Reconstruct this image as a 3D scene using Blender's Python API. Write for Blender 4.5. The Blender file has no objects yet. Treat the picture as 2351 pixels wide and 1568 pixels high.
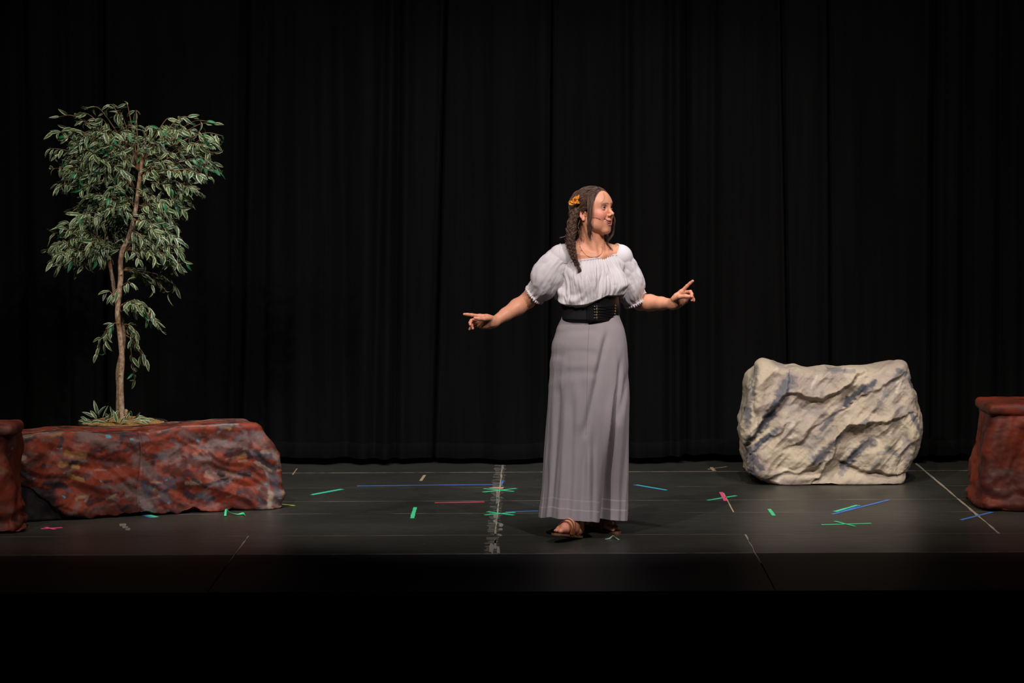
import bpy, math, random
import numpy as np
from mathutils import Vector, Matrix

# ------------------------------------------------------------------ camera
SC = bpy.context.scene
COL = SC.collection
W, H, F = 2351.0, 1568.0, 6150.0           # frame and focal length in pixels
CAM_Z = 1.90                                # lens height above the stage floor
PITCH = math.atan(456.0 / F); YAW = math.atan(53.5 / F); ROLL = math.radians(0.27)
_f = Vector((-math.sin(YAW) * math.cos(PITCH), math.cos(YAW) * math.cos(PITCH), -math.sin(PITCH)))
_r0 = _f.cross(Vector((0, 0, 1))).normalized(); _u0 = _r0.cross(_f)
_r = _r0 * math.cos(ROLL) - _u0 * math.sin(ROLL)
_u = _u0 * math.cos(ROLL) + _r0 * math.sin(ROLL)
CAM = Vector((0, 0, CAM_Z))
cam_data = bpy.data.cameras.new('camera'); cam = bpy.data.objects.new('camera', cam_data)
COL.objects.link(cam); SC.camera = cam
cam_data.sensor_fit = 'HORIZONTAL'; cam_data.sensor_width = 36.0; cam_data.lens = 36.0 * F / W
cam_data.clip_start = 0.1; cam_data.clip_end = 100
M = Matrix.Identity(4)
for i in range(3):
    M[i][0] = _r[i]; M[i][1] = _u[i]; M[i][2] = -_f[i]; M[i][3] = CAM[i]
cam.matrix_world = M

def ray(px, py):
    return _f * F + _r * (px - W / 2) + _u * (H / 2 - py)
def at(px, py, Y):
    d = ray(px, py); return CAM + d * (Y / d.y)
def fl(px, py, z=0.0):
    d = ray(px, py); return CAM + d * ((z - CAM_Z) / d.z)
def atn(px, py, Y): return np.array(at(px, py, Y))

# ------------------------------------------------------------------ world and exposure
wd = bpy.data.worlds.new('dark_theatre'); SC.world = wd; wd.use_nodes = True
wd.node_tree.nodes['Background'].inputs[0].default_value = (0.75, 0.8, 1.0, 1)
wd.node_tree.nodes['Background'].inputs[1].default_value = 0.0035
vs = SC.view_settings
vs.view_transform = 'Standard'; vs.look = 'None'; vs.gamma = 1.0; vs.use_curve_mapping = False
vs.exposure = 0.0
SC.display_settings.display_device = 'sRGB'

# ------------------------------------------------------------------ stage lanterns (all hang above the frame)
def spot(name, loc, aim, power, color, half_deg, blend=0.35, radius=0.08):
    l = bpy.data.lights.new(name, 'SPOT'); l.energy = power; l.color = color
    l.spot_size = math.radians(2 * half_deg); l.spot_blend = blend; l.shadow_soft_size = radius
    o = bpy.data.objects.new(name, l); COL.objects.link(o); o.location = loc
    d = Vector(aim) - Vector(loc)
    o.rotation_euler = d.to_track_quat('-Z', 'Y').to_euler()
    return o
WARM = (1.0, 0.88, 0.76); PINK = (1.0, 0.90, 0.92); COOL = (0.86, 0.92, 1.0); ROSE = (1.0, 0.93, 0.91)
AREAS = (-1.95, 0.15, 2.15)
for i, ax in enumerate(AREAS):                     # two crossing front lanterns for each acting area, shuttered off the stage front
    for sgn, colr in ((-1, WARM), (1, PINK)):
        spot('front_lantern', (ax + sgn * 3.0, 6.6, 7.2), (ax, 14.0, 1.42 if i != 1 else 1.25), 1400 if i == 1 else 760, ROSE if i == 1 and sgn < 0 else colr, 14.5, 0.45)
for ax in (-2.4, -0.75, 0.85, 2.45):
    spot('overhead_lantern', (ax, 11.7, 5.6), (ax, 14.5, 0.0), 430, COOL if abs(ax) < 1 else WARM, 14.8, 0.45)

# ------------------------------------------------------------------ small helpers
RNG = np.random.default_rng(7)
def tag(o, label=None, cat=None, group=None, kind=None):
    for k, v in (('label', label), ('category', cat), ('group', group), ('kind', kind)):
        if v: o[k] = v
    return o
def empty(name, loc=(0, 0, 0)):
    o = bpy.data.objects.new(name, None); COL.objects.link(o); o.location = loc
    o.empty_display_size = 0.05; return o
def link(name, me, parent=None):
    o = bpy.data.objects.new(name, me); COL.objects.link(o)
    if parent is not None:
        o.parent = parent
        o.matrix_parent_inverse = Matrix.Translation(-Vector(parent_world(parent)))
    return o
def parent_world(p):
    v = Vector((0, 0, 0))
    while p is not None:
        v = v + Vector(p.location); p = p.parent if p.parent and p.matrix_parent_inverse == Matrix.Identity(4) else None
    return v
def mesh(name, V, Fc, mat, parent=None, smooth=True, col=None, uv=None):
    """V (n,3), Fc list of faces or an int array (m,4)/(m,3) -> one mesh object in world coordinates"""
    me = bpy.data.meshes.new(name)
    V = np.asarray(V, dtype=np.float32)
    if isinstance(Fc, np.ndarray):
        k = Fc.shape[1]; m = Fc.shape[0]
        me.vertices.add(len(V)); me.vertices.foreach_set('co', V.ravel())
        me.loops.add(m * k); me.loops.foreach_set('vertex_index', Fc.astype(np.int32).ravel())
        me.polygons.add(m); me.polygons.foreach_set('loop_start', np.arange(0, m * k, k, dtype=np.int32))
        me.update(calc_edges=True)
    else:
        me.from_pydata([tuple(v) for v in V.tolist()], [], Fc); me.update()
    me.polygons.foreach_set('use_smooth', [smooth] * len(me.polygons))
    if col is not None:
        c = np.ones((len(V), 4), dtype=np.float32); c[:, :np.asarray(col).shape[1]] = col
        a = me.color_attributes.new('Col', 'FLOAT_COLOR', 'POINT'); a.data.foreach_set('color', c.ravel())
    if uv is not None:
        a = me.attributes.new('st', 'FLOAT2', 'POINT'); a.data.foreach_set('vector', np.asarray(uv, dtype=np.float32).ravel())
    if mat is not None: me.materials.append(mat)
    return link(name, me, parent)
def grid_faces(nu, nv, wrap_u=False, flip=False):
    """vertices index = v*nu+u"""
    uu = nu if wrap_u else nu - 1
    u, v = np.meshgrid(np.arange(uu), np.arange(nv - 1))
    u = u.ravel(); v = v.ravel(); u2 = (u + 1) % nu
    q = np.stack([v * nu + u, v * nu + u2, (v + 1) * nu + u2, (v + 1) * nu + u], 1)
    return q[:, ::-1] if flip else q
def thicken(V, Fc, normals, t):
    """closed shell: V plus inner copy; returns V2,F2 (rim faces along open borders)"""
    n = len(V); V2 = np.concatenate([V, V - normals * t]); F2 = [Fc, Fc[:, ::-1] + n]
    E = np.concatenate([Fc[:, [i, (i + 1) % 4]] for i in range(4)])
    key = E[:, 0].astype(np.int64) * (10 ** 7) + E[:, 1]; rev = E[:, 1].astype(np.int64) * (10 ** 7) + E[:, 0]
    b = E[~np.isin(key, rev)]
    F2.append(np.stack([b[:, 1], b[:, 0], b[:, 0] + n, b[:, 1] + n], 1))
    return V2, np.concatenate(F2)
def vnormals(V, Fc):
    a = V[Fc[:, 2]] - V[Fc[:, 0]]; b = V[Fc[:, 3 % Fc.shape[1]]] - V[Fc[:, 1]]
    fn = np.cross(a, b); N = np.zeros_like(V)
    for i in range(Fc.shape[1]): np.add.at(N, Fc[:, i], fn)
    return N / np.maximum(np.linalg.norm(N, axis=1, keepdims=True), 1e-12)
def sstep(a, b, x):
    t = np.clip((np.asarray(x, dtype=float) - a) / (b - a), 0, 1); return t * t * (3 - 2 * t)
def _hash(ix, iy, iz, seed):
    h = (ix.astype(np.int64) * 374761393 + iy.astype(np.int64) * 668265263 + iz.astype(np.int64) * 2147483647 + seed * 144665) & 0xffffffff
    h = ((h ^ (h >> 13)) * 1274126177) & 0xffffffff
    return ((h ^ (h >> 16)) & 0xffff).astype(np.float64) / 65535.0
def vnoise(P, seed=0):
    P = np.asarray(P, dtype=float); i = np.floor(P).astype(np.int64); f = P - i; f = f * f * f * (f * (f * 6 - 15) + 10)
    r = 0
    for dx in (0, 1):
        for dy in (0, 1):
            for dz in (0, 1):
                w = (f[..., 0] if dx else 1 - f[..., 0]) * (f[..., 1] if dy else 1 - f[..., 1]) * (f[..., 2] if dz else 1 - f[..., 2])
                r = r + w * _hash(i[..., 0] + dx, i[..., 1] + dy, i[..., 2] + dz, seed)
    return r * 2 - 1
def fbm(P, o=4, seed=0, gain=0.5):
    P = np.asarray(P, dtype=float); s = 0; a = 1.0; t = 0
    for k in range(o): s = s + a * vnoise(P * 2 ** k + 17.3 * k, seed + k); t += a; a *= gain
    return s / t
def catmull(P, n):
    P = np.asarray(P, dtype=float); Q = np.concatenate([[2 * P[0] - P[1]], P, [2 * P[-1] - P[-2]]])
    t = np.linspace(0, len(P) - 1, n); i = np.minimum(t.astype(int), len(P) - 2); f = (t - i)[:, None]
    a, b, c, d = Q[i], Q[i + 1], Q[i + 2], Q[i + 3]
    return 0.5 * ((2 * b) + (c - a) * f + (2 * a - 5 * b + 4 * c - d) * f ** 2 + (3 * b - a - 3 * c + d) * f ** 3)
def frames(P, up=(0, 0, 1)):
    T = np.gradient(P, axis=0); T /= np.maximum(np.linalg.norm(T, axis=1, keepdims=True), 1e-9)
    up = np.array(up, float)
    if abs(T[0] @ up) > 0.95: up = np.array([1.0, 0, 0]) if abs(T[0][0]) < 0.9 else np.array([0, 1.0, 0])
    A = [np.cross(T[0], up)]; A[0] /= np.linalg.norm(A[0])
    for k in range(1, len(P)):
        a = A[-1] - T[k] * (A[-1] @ T[k]); A.append(a / max(np.linalg.norm(a), 1e-9))
    A = np.array(A); return T, A, np.cross(T, A)
def tube(P, R, sides=8, cap=True):
    """swept tube -> V, F(list quads + caps)"""
    P = np.asarray(P, float); R = np.broadcast_to(np.asarray(R, float), (len(P),))
    T, A, B = frames(P); th = np.linspace(0, 2 * np.pi, sides, endpoint=False)
    V = P[:, None] + R[:, None, None] * (np.cos(th)[None, :, None] * A[:, None] + np.sin(th)[None, :, None] * B[:, None])
    n = len(P); Fq = grid_faces(sides, n, True).tolist()
    if cap: Fq += [list(range(sides))[::-1], [(n - 1) * sides + k for k in range(sides)]]
    return V.reshape(-1, 3), Fq
def join(parts):
    Vs, Fs, o = [], [], 0
    for V, Fq in parts:
        Vs.append(np.asarray(V, float)); Fs += [[i + o for i in f] for f in (Fq.tolist() if isinstance(Fq, np.ndarray) else Fq)]; o += len(V)
    return np.concatenate(Vs), Fs
def box(c, s, ax=None):
    c = np.asarray(c, float); s = np.asarray(s, float) / 2
    V = np.array([[x, y, z] for x in (-1, 1) for y in (-1, 1) for z in (-1, 1)]) * s
    if ax is not None: V = V @ np.asarray(ax, float)
    return V + c, [[0, 1, 3, 2], [4, 6, 7, 5], [0, 4, 5, 1], [2, 3, 7, 6], [0, 2, 6, 4], [1, 5, 7, 3]]

# ------------------------------------------------------------------ node materials
def newmat(name):
    m = bpy.data.materials.new(name); m.use_nodes = True; nt = m.node_tree
    return m, nt, nt.nodes['Principled BSDF']
def nd(nt, t, props=None, **inp):
    n = nt.nodes.new('ShaderNode' + t)
    for k, v in (props or {}).items(): setattr(n, k, v)
    for k, v in inp.items():
        key = int(k[1:]) if k[0] == 'i' and k[1:].isdigit() else k.replace('_', ' ')
        s = n.inputs[key]
        if isinstance(v, bpy.types.NodeSocket): nt.links.new(v, s)
        else: s.default_value = v
    return n
def setin(nt, node, key, v):
    s = node.inputs[key]
    if isinstance(v, bpy.types.NodeSocket): nt.links.new(v, s)
    else: s.default_value = v
def mapped(nt, scale, rot=(0, 0, 0), loc=(0, 0, 0), coord='Object'):
    tc = nd(nt, 'TexCoord'); return nd(nt, 'Mapping', Vector=tc.outputs[coord], Scale=scale, Rotation=rot, Location=loc).outputs[0]
def geo_pos(nt, scale=(1, 1, 1), rot=(0, 0, 0), loc=(0, 0, 0)):
    g = nd(nt, 'NewGeometry'); return nd(nt, 'Mapping', Vector=g.outputs['Position'], Scale=scale, Rotation=rot, Location=loc).outputs[0]
def noise(nt, vec, scale=5, detail=4, rough=0.5, dist=0):
    return nd(nt, 'TexNoise', Vector=vec, Scale=scale, Detail=detail, Roughness=rough, Distortion=dist).outputs['Fac']
def ramp(nt, fac, stops):
    n = nd(nt, 'ValToRGB', Fac=fac); e = n.color_ramp.elements
    while len(e) < len(stops): e.new(0.5)
    for k, (p, c) in enumerate(stops):
        e[k].position = p; e[k].color = (c, c, c, 1) if isinstance(c, (int, float)) else (*c, 1)
    return n.outputs['Color']
def mixc(nt, fac, a, b, mode='MIX'):
    n = nd(nt, 'MixRGB', {'blend_type': mode})
    for k, v in ((0, fac), (1, a), (2, b)):
        if isinstance(v, bpy.types.NodeSocket): nt.links.new(v, n.inputs[k])
        else: n.inputs[k].default_value = v if k == 0 else ((*v, 1) if len(v) == 3 else v)
    return n.outputs[0]
def math_(nt, op, a, b=0.0, clamp=False):
    n = nd(nt, 'Math', {'operation': op, 'use_clamp': clamp})
    for k, v in ((0, a), (1, b)):
        if isinstance(v, bpy.types.NodeSocket): nt.links.new(v, n.inputs[k])
        else: n.inputs[k].default_value = v
    return n.outputs[0]
def bump(nt, bs, h, strength=0.3, dist=0.01):
    n = nd(nt, 'Bump', Height=h, Strength=strength, Distance=dist); nt.links.new(n.outputs[0], bs.inputs['Normal'])
def simple(name, color, rough=0.6, spec=0.5, metal=0.0, var=0.0, nscale=40, bmp=0.0, sheen=0.0):
    m, nt, bs = newmat(name)
    bs.inputs['Roughness'].default_value = rough; bs.inputs['Metallic'].default_value = metal
    bs.inputs['Specular IOR Level'].default_value = spec; bs.inputs['Sheen Weight'].default_value = sheen
    v = geo_pos(nt); n1 = noise(nt, v, nscale, 4, 0.6)
    c = mixc(nt, n1, tuple(x * (1 - var) for x in color), tuple(min(1, x * (1 + var)) for x in color))
    nt.links.new(c, bs.inputs['Base Color'])
    if bmp: bump(nt, bs, n1, bmp, 0.004)
    return m
def colmat(name, rough=0.6, spec=0.4, nscale=60, var=0.12, bmp=0.15, sheen=0.0, sss=0.0, bscale=None, bdist=0.003):
    """base colour from the mesh's own paint (point attribute Col), broken up by a fine procedural grain"""
    m, nt, bs = newmat(name); a = nd(nt, 'Attribute', {'attribute_name': 'Col'})
    v = geo_pos(nt); n1 = noise(nt, v, nscale, 5, 0.6)
    g = ramp(nt, n1, [(0.2, 1 - var), (0.8, 1 + var)])
    nt.links.new(mixc(nt, 1.0, a.outputs['Color'], g, 'MULTIPLY'), bs.inputs['Base Color'])
    bs.inputs['Roughness'].default_value = rough; bs.inputs['Specular IOR Level'].default_value = spec
    bs.inputs['Sheen Weight'].default_value = sheen
    if sss:
        bs.inputs['Subsurface Weight'].default_value = sss; bs.inputs['Subsurface Radius'].default_value = (1.0, 0.35, 0.2)
        bs.inputs['Subsurface Scale'].default_value = 0.004
    if bmp: bump(nt, bs, noise(nt, v, bscale or nscale * 2, 4, 0.6), bmp, bdist)
    return m
# ================================================================== STAGE
ROWS = [11.26, 12.31, 12.91, 14.16, 15.40, 16.62, 17.84]
XC = float(fl(1146, 1140).x); XR = float(fl(2170, 1121).x)
XL2 = float(fl(540, 1272).x); XR2 = float(fl(1731, 1264).x)
def floor_material():
    m, nt, bs = newmat('black_painted_hardboard')
    p = geo_pos(nt); sep = nd(nt, 'SeparateXYZ', Vector=p); X, Y = sep.outputs[0], sep.outputs[1]
    n_big = noise(nt, geo_pos(nt, (0.7, 1.1, 1)), 1.3, 5, 0.6)
    base = ramp(nt, n_big, [(0.25, (0.023, 0.0225, 0.019)), (0.75, (0.040, 0.039, 0.032))])
    fine = ramp(nt, noise(nt, geo_pos(nt, (3, 60, 1)), 3.0, 5, 0.7), [(0.35, 0.75), (0.75, 1.5)])
    c = mixc(nt, 1.0, base, fine, 'MULTIPLY')
    # long shallow scratches that run across the stage, and short chips
    s1 = ramp(nt, noise(nt, geo_pos(nt, (0.9, 95, 1)), 2.0, 3, 0.55), [(0.62, 0.0), (0.72, 1.0)])
    s2 = ramp(nt, noise(nt, geo_pos(nt, (5, 40, 1), (0, 0, 0.35)), 2.3, 3, 0.5), [(0.66, 0.0), (0.72, 1.0)])
    s3 = ramp(nt, noise(nt, geo_pos(nt, (30, 45, 1)), 1.6, 2, 0.5), [(0.73, 0.0), (0.77, 1.0)])
    c = mixc(nt, math_(nt, 'MULTIPLY', s1, 0.5), c, (0.13, 0.12, 0.095))
    c = mixc(nt, math_(nt, 'MULTIPLY', s2, 0.25), c, (0.15, 0.14, 0.11))
    c = mixc(nt, math_(nt, 'MULTIPLY', s3, 0.75), c, (0.26, 0.22, 0.15))
    # worn paint along the sheet joints
    brk = ramp(nt, noise(nt, geo_pos(nt, (6, 6, 1)), 1.5, 4, 0.6), [(0.33, 0.0), (0.55, 1.0)])
    brk2 = ramp(nt, noise(nt, geo_pos(nt, (2.2, 2.2, 1), loc=(3, 5, 0)), 1.5, 4, 0.6), [(0.44, 0.0), (0.62, 1.0)])
    def line(co, v, w, amt, mask, colr):
        nonlocal c
        d = math_(nt, 'ABSOLUTE', math_(nt, 'SUBTRACT', co, v))
        k = math_(nt, 'LESS_THAN', d, w)
        k = math_(nt, 'MULTIPLY', math_(nt, 'MULTIPLY', k, mask), amt)
        c = mixc(nt, k, c, colr)
    tan = (0.24, 0.20, 0.14)
    line(Y, ROWS[1], 0.021, 0.42, brk, (0.17, 0.155, 0.14)); line(Y, ROWS[2], 0.009, 0.28, brk2, (0.20, 0.18, 0.15))
    line(Y, ROWS[3], 0.007, 0.7, brk2, tan); line(Y, ROWS[4], 0.012, 0.75, brk, tan); line(Y, 13.68, 0.007, 0.5, brk2, tan)
    line(Y, 14.72, 0.006, 0.5, brk2, tan)
    # smeared white patches left by old tape along the centre joint
    dX = math_(nt, 'ABSOLUTE', math_(nt, 'SUBTRACT', X, XC - 0.012))
    band = math_(nt, 'LESS_THAN', math_(nt, 'ADD', dX, math_(nt, 'MULTIPLY', noise(nt, geo_pos(nt, (2, 9, 1), loc=(1, 1, 0)), 1.0, 3, 0.6), 0.06)), 0.062)
    pat = ramp(nt, noise(nt, geo_pos(nt, (7, 11, 1)), 1.6, 5, 0.75), [(0.46, 0.0), (0.56, 1.0)])
    c = mixc(nt, math_(nt, 'MULTIPLY', math_(nt, 'MULTIPLY', band, pat), 0.38), c, (0.27, 0.25, 0.21))
    nt.links.new(c, bs.inputs['Base Color'])
    r = ramp(nt, noise(nt, geo_pos(nt, (2, 8, 1)), 2.5, 4, 0.6), [(0.2, 0.33), (0.8, 0.43)])
    nt.links.new(r, bs.inputs['Roughness']); bs.inputs['Specular IOR Level'].default_value = 0.29
    bump(nt, bs, noise(nt, geo_pos(nt, (3, 40, 1)), 4, 3, 0.6), 0.05, 0.003)
    return m
M_FLOOR = floor_material(); M_FRONTROW = simple('dull_dark_front_row', (0.010, 0.010, 0.0095), 0.55, 0.12, var=0.3, nscale=6)  # front row of sheets is darker and duller than the other rows
M_WORN = simple('worn_joint_filler', (0.30, 0.25, 0.17), 0.7, var=0.35, nscale=25)
M_FASCIA = simple('matt_black_fascia', (0.006, 0.006, 0.006), 0.9, 0.1, var=0.2)
X0, X1 = -5.2, 5.4
V, Fq = box(((X0 + X1) / 2, (ROWS[0] + 17.84) / 2, -0.022), (X1 - X0, 17.84 - ROWS[0] - 0.01, 0.032))
floor = tag(mesh('floor', V, Fq, M_FLOOR, smooth=False), 'black painted stage floor of hardboard sheets with scratches', kind='structure')
def chamfer_slab(x0, x1, y0, y1, z0, z1, c=0.0025):
    V = [(x0, y0, z0), (x1, y0, z0), (x1, y1, z0), (x0, y1, z0), (x0, y0, z1 - c), (x1, y0, z1 - c), (x1, y1, z1 - c), (x0, y1, z1 - c),
         (x0 + c, y0 + c, z1), (x1 - c, y0 + c, z1), (x1 - c, y1 - c, z1), (x0 + c, y1 - c, z1)]
    Fq = [[3, 2, 1, 0], [8, 9, 10, 11]]
    for a, b in ((0, 4), (4, 8)):
        for k in range(4): Fq.append([a + k, a + (k + 1) % 4, b + (k + 1) % 4, b + k])
    return np.array(V), Fq
for r in range(len(ROWS) - 1):
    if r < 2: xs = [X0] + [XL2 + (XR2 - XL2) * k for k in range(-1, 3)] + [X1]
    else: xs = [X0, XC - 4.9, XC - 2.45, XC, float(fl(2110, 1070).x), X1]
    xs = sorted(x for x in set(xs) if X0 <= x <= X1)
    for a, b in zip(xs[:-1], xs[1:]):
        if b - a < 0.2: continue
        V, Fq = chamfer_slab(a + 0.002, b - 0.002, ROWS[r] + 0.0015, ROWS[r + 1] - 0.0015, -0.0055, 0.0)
        mesh('floor_sheet', V, Fq, M_FLOOR if r else M_FRONTROW, floor, smooth=False)
# pale filler showing in the joints that run towards the back
for (x, y0, y1, w) in ((XC, 12.95, 15.75, 0.004), (float(fl(2110, 1070).x), 12.9, 15.75, 0.006), (XL2, 11.95, 12.9, 0.003), (XR2, 12.0, 12.9, 0.003)):
    n = 60; ys = np.linspace(y0, y1, n); wob = 0.0025 * fbm(np.stack([ys * 6, ys * 0 + x, ys * 0], 1), 3)
    ww = w * np.clip(0.9 + 1.1 * fbm(np.stack([ys * 9, ys * 0 + x * 3, ys * 0 + 5], 1), 3), 0.15, 2.0)
    V = np.concatenate([np.stack([x + wob - ww, ys, ys * 0 + 0.0006], 1), np.stack([x + wob + ww, ys, ys * 0 + 0.0006], 1)])
    Fq = np.array([[k, n + k, n + k + 1, k + 1] for k in range(n - 1)])
    mesh('joint_filler', V, Fq, M_WORN, floor, smooth=False)
# the front of the stage and the dark house floor below it
V, Fq = box(((X0 + X1) / 2, ROWS[0] - 0.02, -0.55), (X1 - X0, 0.05, 1.088))
tag(mesh('wall_stage_front', V, Fq, M_FASCIA, smooth=False), 'black front face of the stage below the edge', kind='structure')
V, Fq = box(((X0 + X1) / 2, 5.0, -1.12), (X1 - X0, 12.5, 0.04))
tag(mesh('floor_house', V, Fq, M_FASCIA, smooth=False), 'dark house floor in front of the stage', kind='structure')

# ------------------------------------------------------------------ black curtain
def curtain_material():
    m, nt, bs = newmat('black_velour')
    n = noise(nt, geo_pos(nt, (7, 7, 0.35)), 3, 4, 0.6)
    c = ramp(nt, n, [(0.2, (0.0027, 0.0027, 0.0028)), (0.8, (0.0050, 0.0050, 0.0049))])
    nt.links.new(c, bs.inputs['Base Color']); bs.inputs['Roughness'].default_value = 0.95
    bs.inputs['Specular IOR Level'].default_value = 0.05; bs.inputs['Sheen Weight'].default_value = 0.004
    bs.inputs['Sheen Roughness'].default_value = 0.5
    bump(nt, bs, noise(nt, geo_pos(nt, (1, 1, 0.15)), 90, 3, 0.6), 0.1, 0.003)
    return m
M_CURT = curtain_material()
CY = 15.78; CH = 4.6
curtain = tag(empty('stage_curtain', (0, CY, 0)), 'tall black pleated stage curtain hanging across the back', 'curtain')
def cx_at(px, py=540): return float(at(px, py, CY).x)
CREASE = [(cx_at(p), lean, d, w) for p, lean, d, w in (
    (238, -0.01, 0.10, 0.018), (556, -0.03, 0.10, 0.020), (605, -0.02, 0.04, 0.03), (785, 0.0, 0.05, 0.05), (870, -0.03, 0.07, 0.035), (912, -0.02, 0.09, 0.022),
    (1010, -0.035, 0.10, 0.010), (1264, -0.012, 0.07, 0.007), (1440, 0.0, 0.05, 0.03), (1540, 0, 0.06, 0.03), (1575, 0.0, 0.10, 0.024), (1640, 0.0, 0.04, 0.03),
    (1803, 0.02, 0.08, 0.008), (1905, 0.01, 0.08, 0.008), (2140, 0.0, 0.10, 0.022), (2215, 0.0, 0.09, 0.03), (2300, 0, 0.08, 0.03), (60, 0, 0.08, 0.03), (150, 0, 0.06, 0.03))]
def curtain_y(x, z):
    zz = (z / CH)
    s = x + 0.05 * (zz - 0.5) * np.sin(x * 1.7)
    y = 0.035 * np.sin(s * 7.1 + 0.9 * np.sin(s * 2.3)) + 0.022 * np.sin(s * 15.3 + 1.3 * np.sin(s * 3.1 + 1)) + 0.012 * np.sin(s * 29 + 2 * np.sin(s * 4))
    y = y * (0.75 + 0.35 * (1 - zz))
    for (c, lean, d, w) in CREASE:
        u = (x - (c - lean * (z - 1.4)))
        y = y + d * np.exp(-(u / w) ** 2) - 0.25 * d * np.exp(-((np.abs(u) - 2.2 * w) / (1.4 * w)) ** 2)
    y = y + 0.01 * fbm(np.stack([x * 5, z * 1.0, x * 0], -1), 3)
    return y
seams = [-5.4] + [cx_at(p) for p in (-680, -120, 238, 556, 1010, 1264, 1803, 2140, 2700, 3200)] + [5.6]
for a, b in zip(seams[:-1], seams[1:]):
    nx = max(8, int((b - a) / 0.008)); xs = np.linspace(a, b, nx)
    hem = 0.043 + 0.012 * fbm(np.stack([xs * 1.6, xs * 0, xs * 0], 1), 2)
    tz = np.concatenate([np.linspace(0, 1, 30)])
    Z = hem[None] + (CH - hem[None]) * tz[:, None]; Xg = np.broadcast_to(xs[None], Z.shape)
    Yg = CY + curtain_y(Xg, Z)
    mesh('curtain_panel', np.stack([Xg, Yg, Z], -1).reshape(-1, 3), grid_faces(nx, len(tz)), M_CURT, curtain)
    # weighted hem: a folded band just proud of the cloth
    Zh = hem[None] + np.array([0.0, 0.03, 0.085, 0.09])[:, None]; Yh = CY + curtain_y(np.broadcast_to(xs, Zh.shape), Zh) - np.array([0.006, 0.010, 0.009, 0.001])[:, None]
    mesh('hem', np.stack([np.broadcast_to(xs, Zh.shape), Yh, Zh], -1).reshape(-1, 3), grid_faces(nx, 4), M_CURT, curtain)
V, Fq = box(((X0 + X1) / 2, 17.9, 2.2), (X1 - X0, 0.1, 4.8))
tag(mesh('wall_back', V, Fq, M_FASCIA, smooth=False), 'black back wall behind the curtain', kind='structure')

# ------------------------------------------------------------------ tape marks on the floor
M_TG = simple('green_tape', (0.06, 0.62, 0.26), 0.55, var=0.12); M_TB = simple('blue_tape', (0.055, 0.17, 0.50), 0.55, var=0.15)
M_TC = simple('teal_tape', (0.05, 0.52, 0.42), 0.55, var=0.12); M_TP = simple('pink_tape', (0.85, 0.09, 0.22), 0.55, var=0.1); M_TR = simple('red_tape', (0.55, 0.06, 0.09), 0.6, var=0.2)
M_TY = simple('yellow_tape', (0.55, 0.62, 0.08), 0.55, var=0.1); M_TK = simple('bare_tan_tape', (0.42, 0.30, 0.17), 0.7, var=0.25)
def strip(a, b, w, z=0.0008, t=0.0006, seg=10, shear=0.0):
    a = fl(*a); b = fl(*b); a = np.array(a)[:2]; b = np.array(b)[:2]; d = b - a; L = np.linalg.norm(d); d /= L; n = np.array([-d[1], d[0]])
    ts = np.linspace(0, 1, seg + 1); jit = 0.04 * w * RNG.standard_normal((seg + 1, 2))
    l = [a + d * L * t_ + n * (w / 2 + j[0]) for t_, j in zip(ts, jit)]; r = [a + d * L * t_ - n * (w / 2 + j[1]) for t_, j in zip(ts, jit)]
    m_ = seg + 1; V = np.array([[*p, z + t] for p in l] + [[*p, z + t] for p in r] + [[*p, z] for p in l] + [[*p, z] for p in r])
    Fq = []
    for k in range(seg):
        Fq += [[k, m_ + k, m_ + k + 1, k + 1], [2 * m_ + k, k, k + 1, 2 * m_ + k + 1], [m_ + k, 3 * m_ + k, 3 * m_ + k + 1, m_ + k + 1]]
    Fq += [[0, 2 * m_, 3 * m_, m_], [seg, m_ + seg, 3 * m_ + seg, 2 * m_ + seg]]
    return V, Fq
def tape(a, b, w, mat, label, name='tape_strip'):
    o = mesh(name, *strip(a, b, w), mat, smooth=False)
    tag(o, label, 'tape', 'tape marks on the stage floor'); return o
def cross(strips, label):
    c = fl(*[(strips[0][0][k] + strips[0][1][k]) / 2 for k in (0, 1)])
    e = tag(empty('tape_cross', (c.x, c.y, 0)), label, 'tape', 'tape marks on the stage floor')
    for k, (a, b, w, mat) in enumerate(strips): mesh('tape_strip', *strip(a, b, w, 0.0008 + 0.0008 * k), mat, e, smooth=False)
GR = 'tape marks on the stage floor'
tape((820, 1116), (1133, 1112.5), 0.022, M_TB, 'long thin blue tape line running left from the centre joint')
tape((1151, 1113.5), (1154.5, 1104.5), 0.012, M_TB, 'tiny square blue tape piece on the centre joint')
cross([((716, 1136.5), (787, 1123.5), 0.022, M_TC), ((718, 1135.2), (783, 1123.2), 0.012, M_TG)], 'slanted teal and green tape strip nearest the red bench end')
cross([((1109, 1130), (1185.5, 1121.5), 0.020, M_TG), ((1111, 1122.5), (1180, 1128.8), 0.020, M_TG)], 'green tape cross on centre joint nearest the curtain')
cross([((1113, 1182.5), (1182, 1176.5), 0.022, M_TG), ((1119, 1175.5), (1180, 1183.5), 0.022, M_TG)], 'green tape cross on centre joint beside the skirt')
tape((998, 1154.5), (1112, 1152.8), 0.028, M_TR, 'long dull red tape line left of the centre joint')
tape((946, 1190), (953.5, 1165), 0.020, M_TG, 'upright green tape strip between red bench and woman')
tape((1161, 1175.6), (1236, 1173.5), 0.020, M_TB, 'short blue tape line running under the skirt')
cross([((1456, 1113.5), (1530, 1126), 0.020, M_TB), ((1462, 1113.8), (1529, 1125.4), 0.016, M_TC)], 'slanted blue and teal tape strip right of the woman')
cross([((1624, 1149), (1690, 1138.2), 0.022, M_TG), ((1655, 1130.5), (1666, 1150.5), 0.020, M_TP)], 'pink and green tape cross left of the pale rock')
tape((1766, 1169), (1776.5, 1184), 0.019, M_TG, 'short green tape strip below the pale rock')
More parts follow.
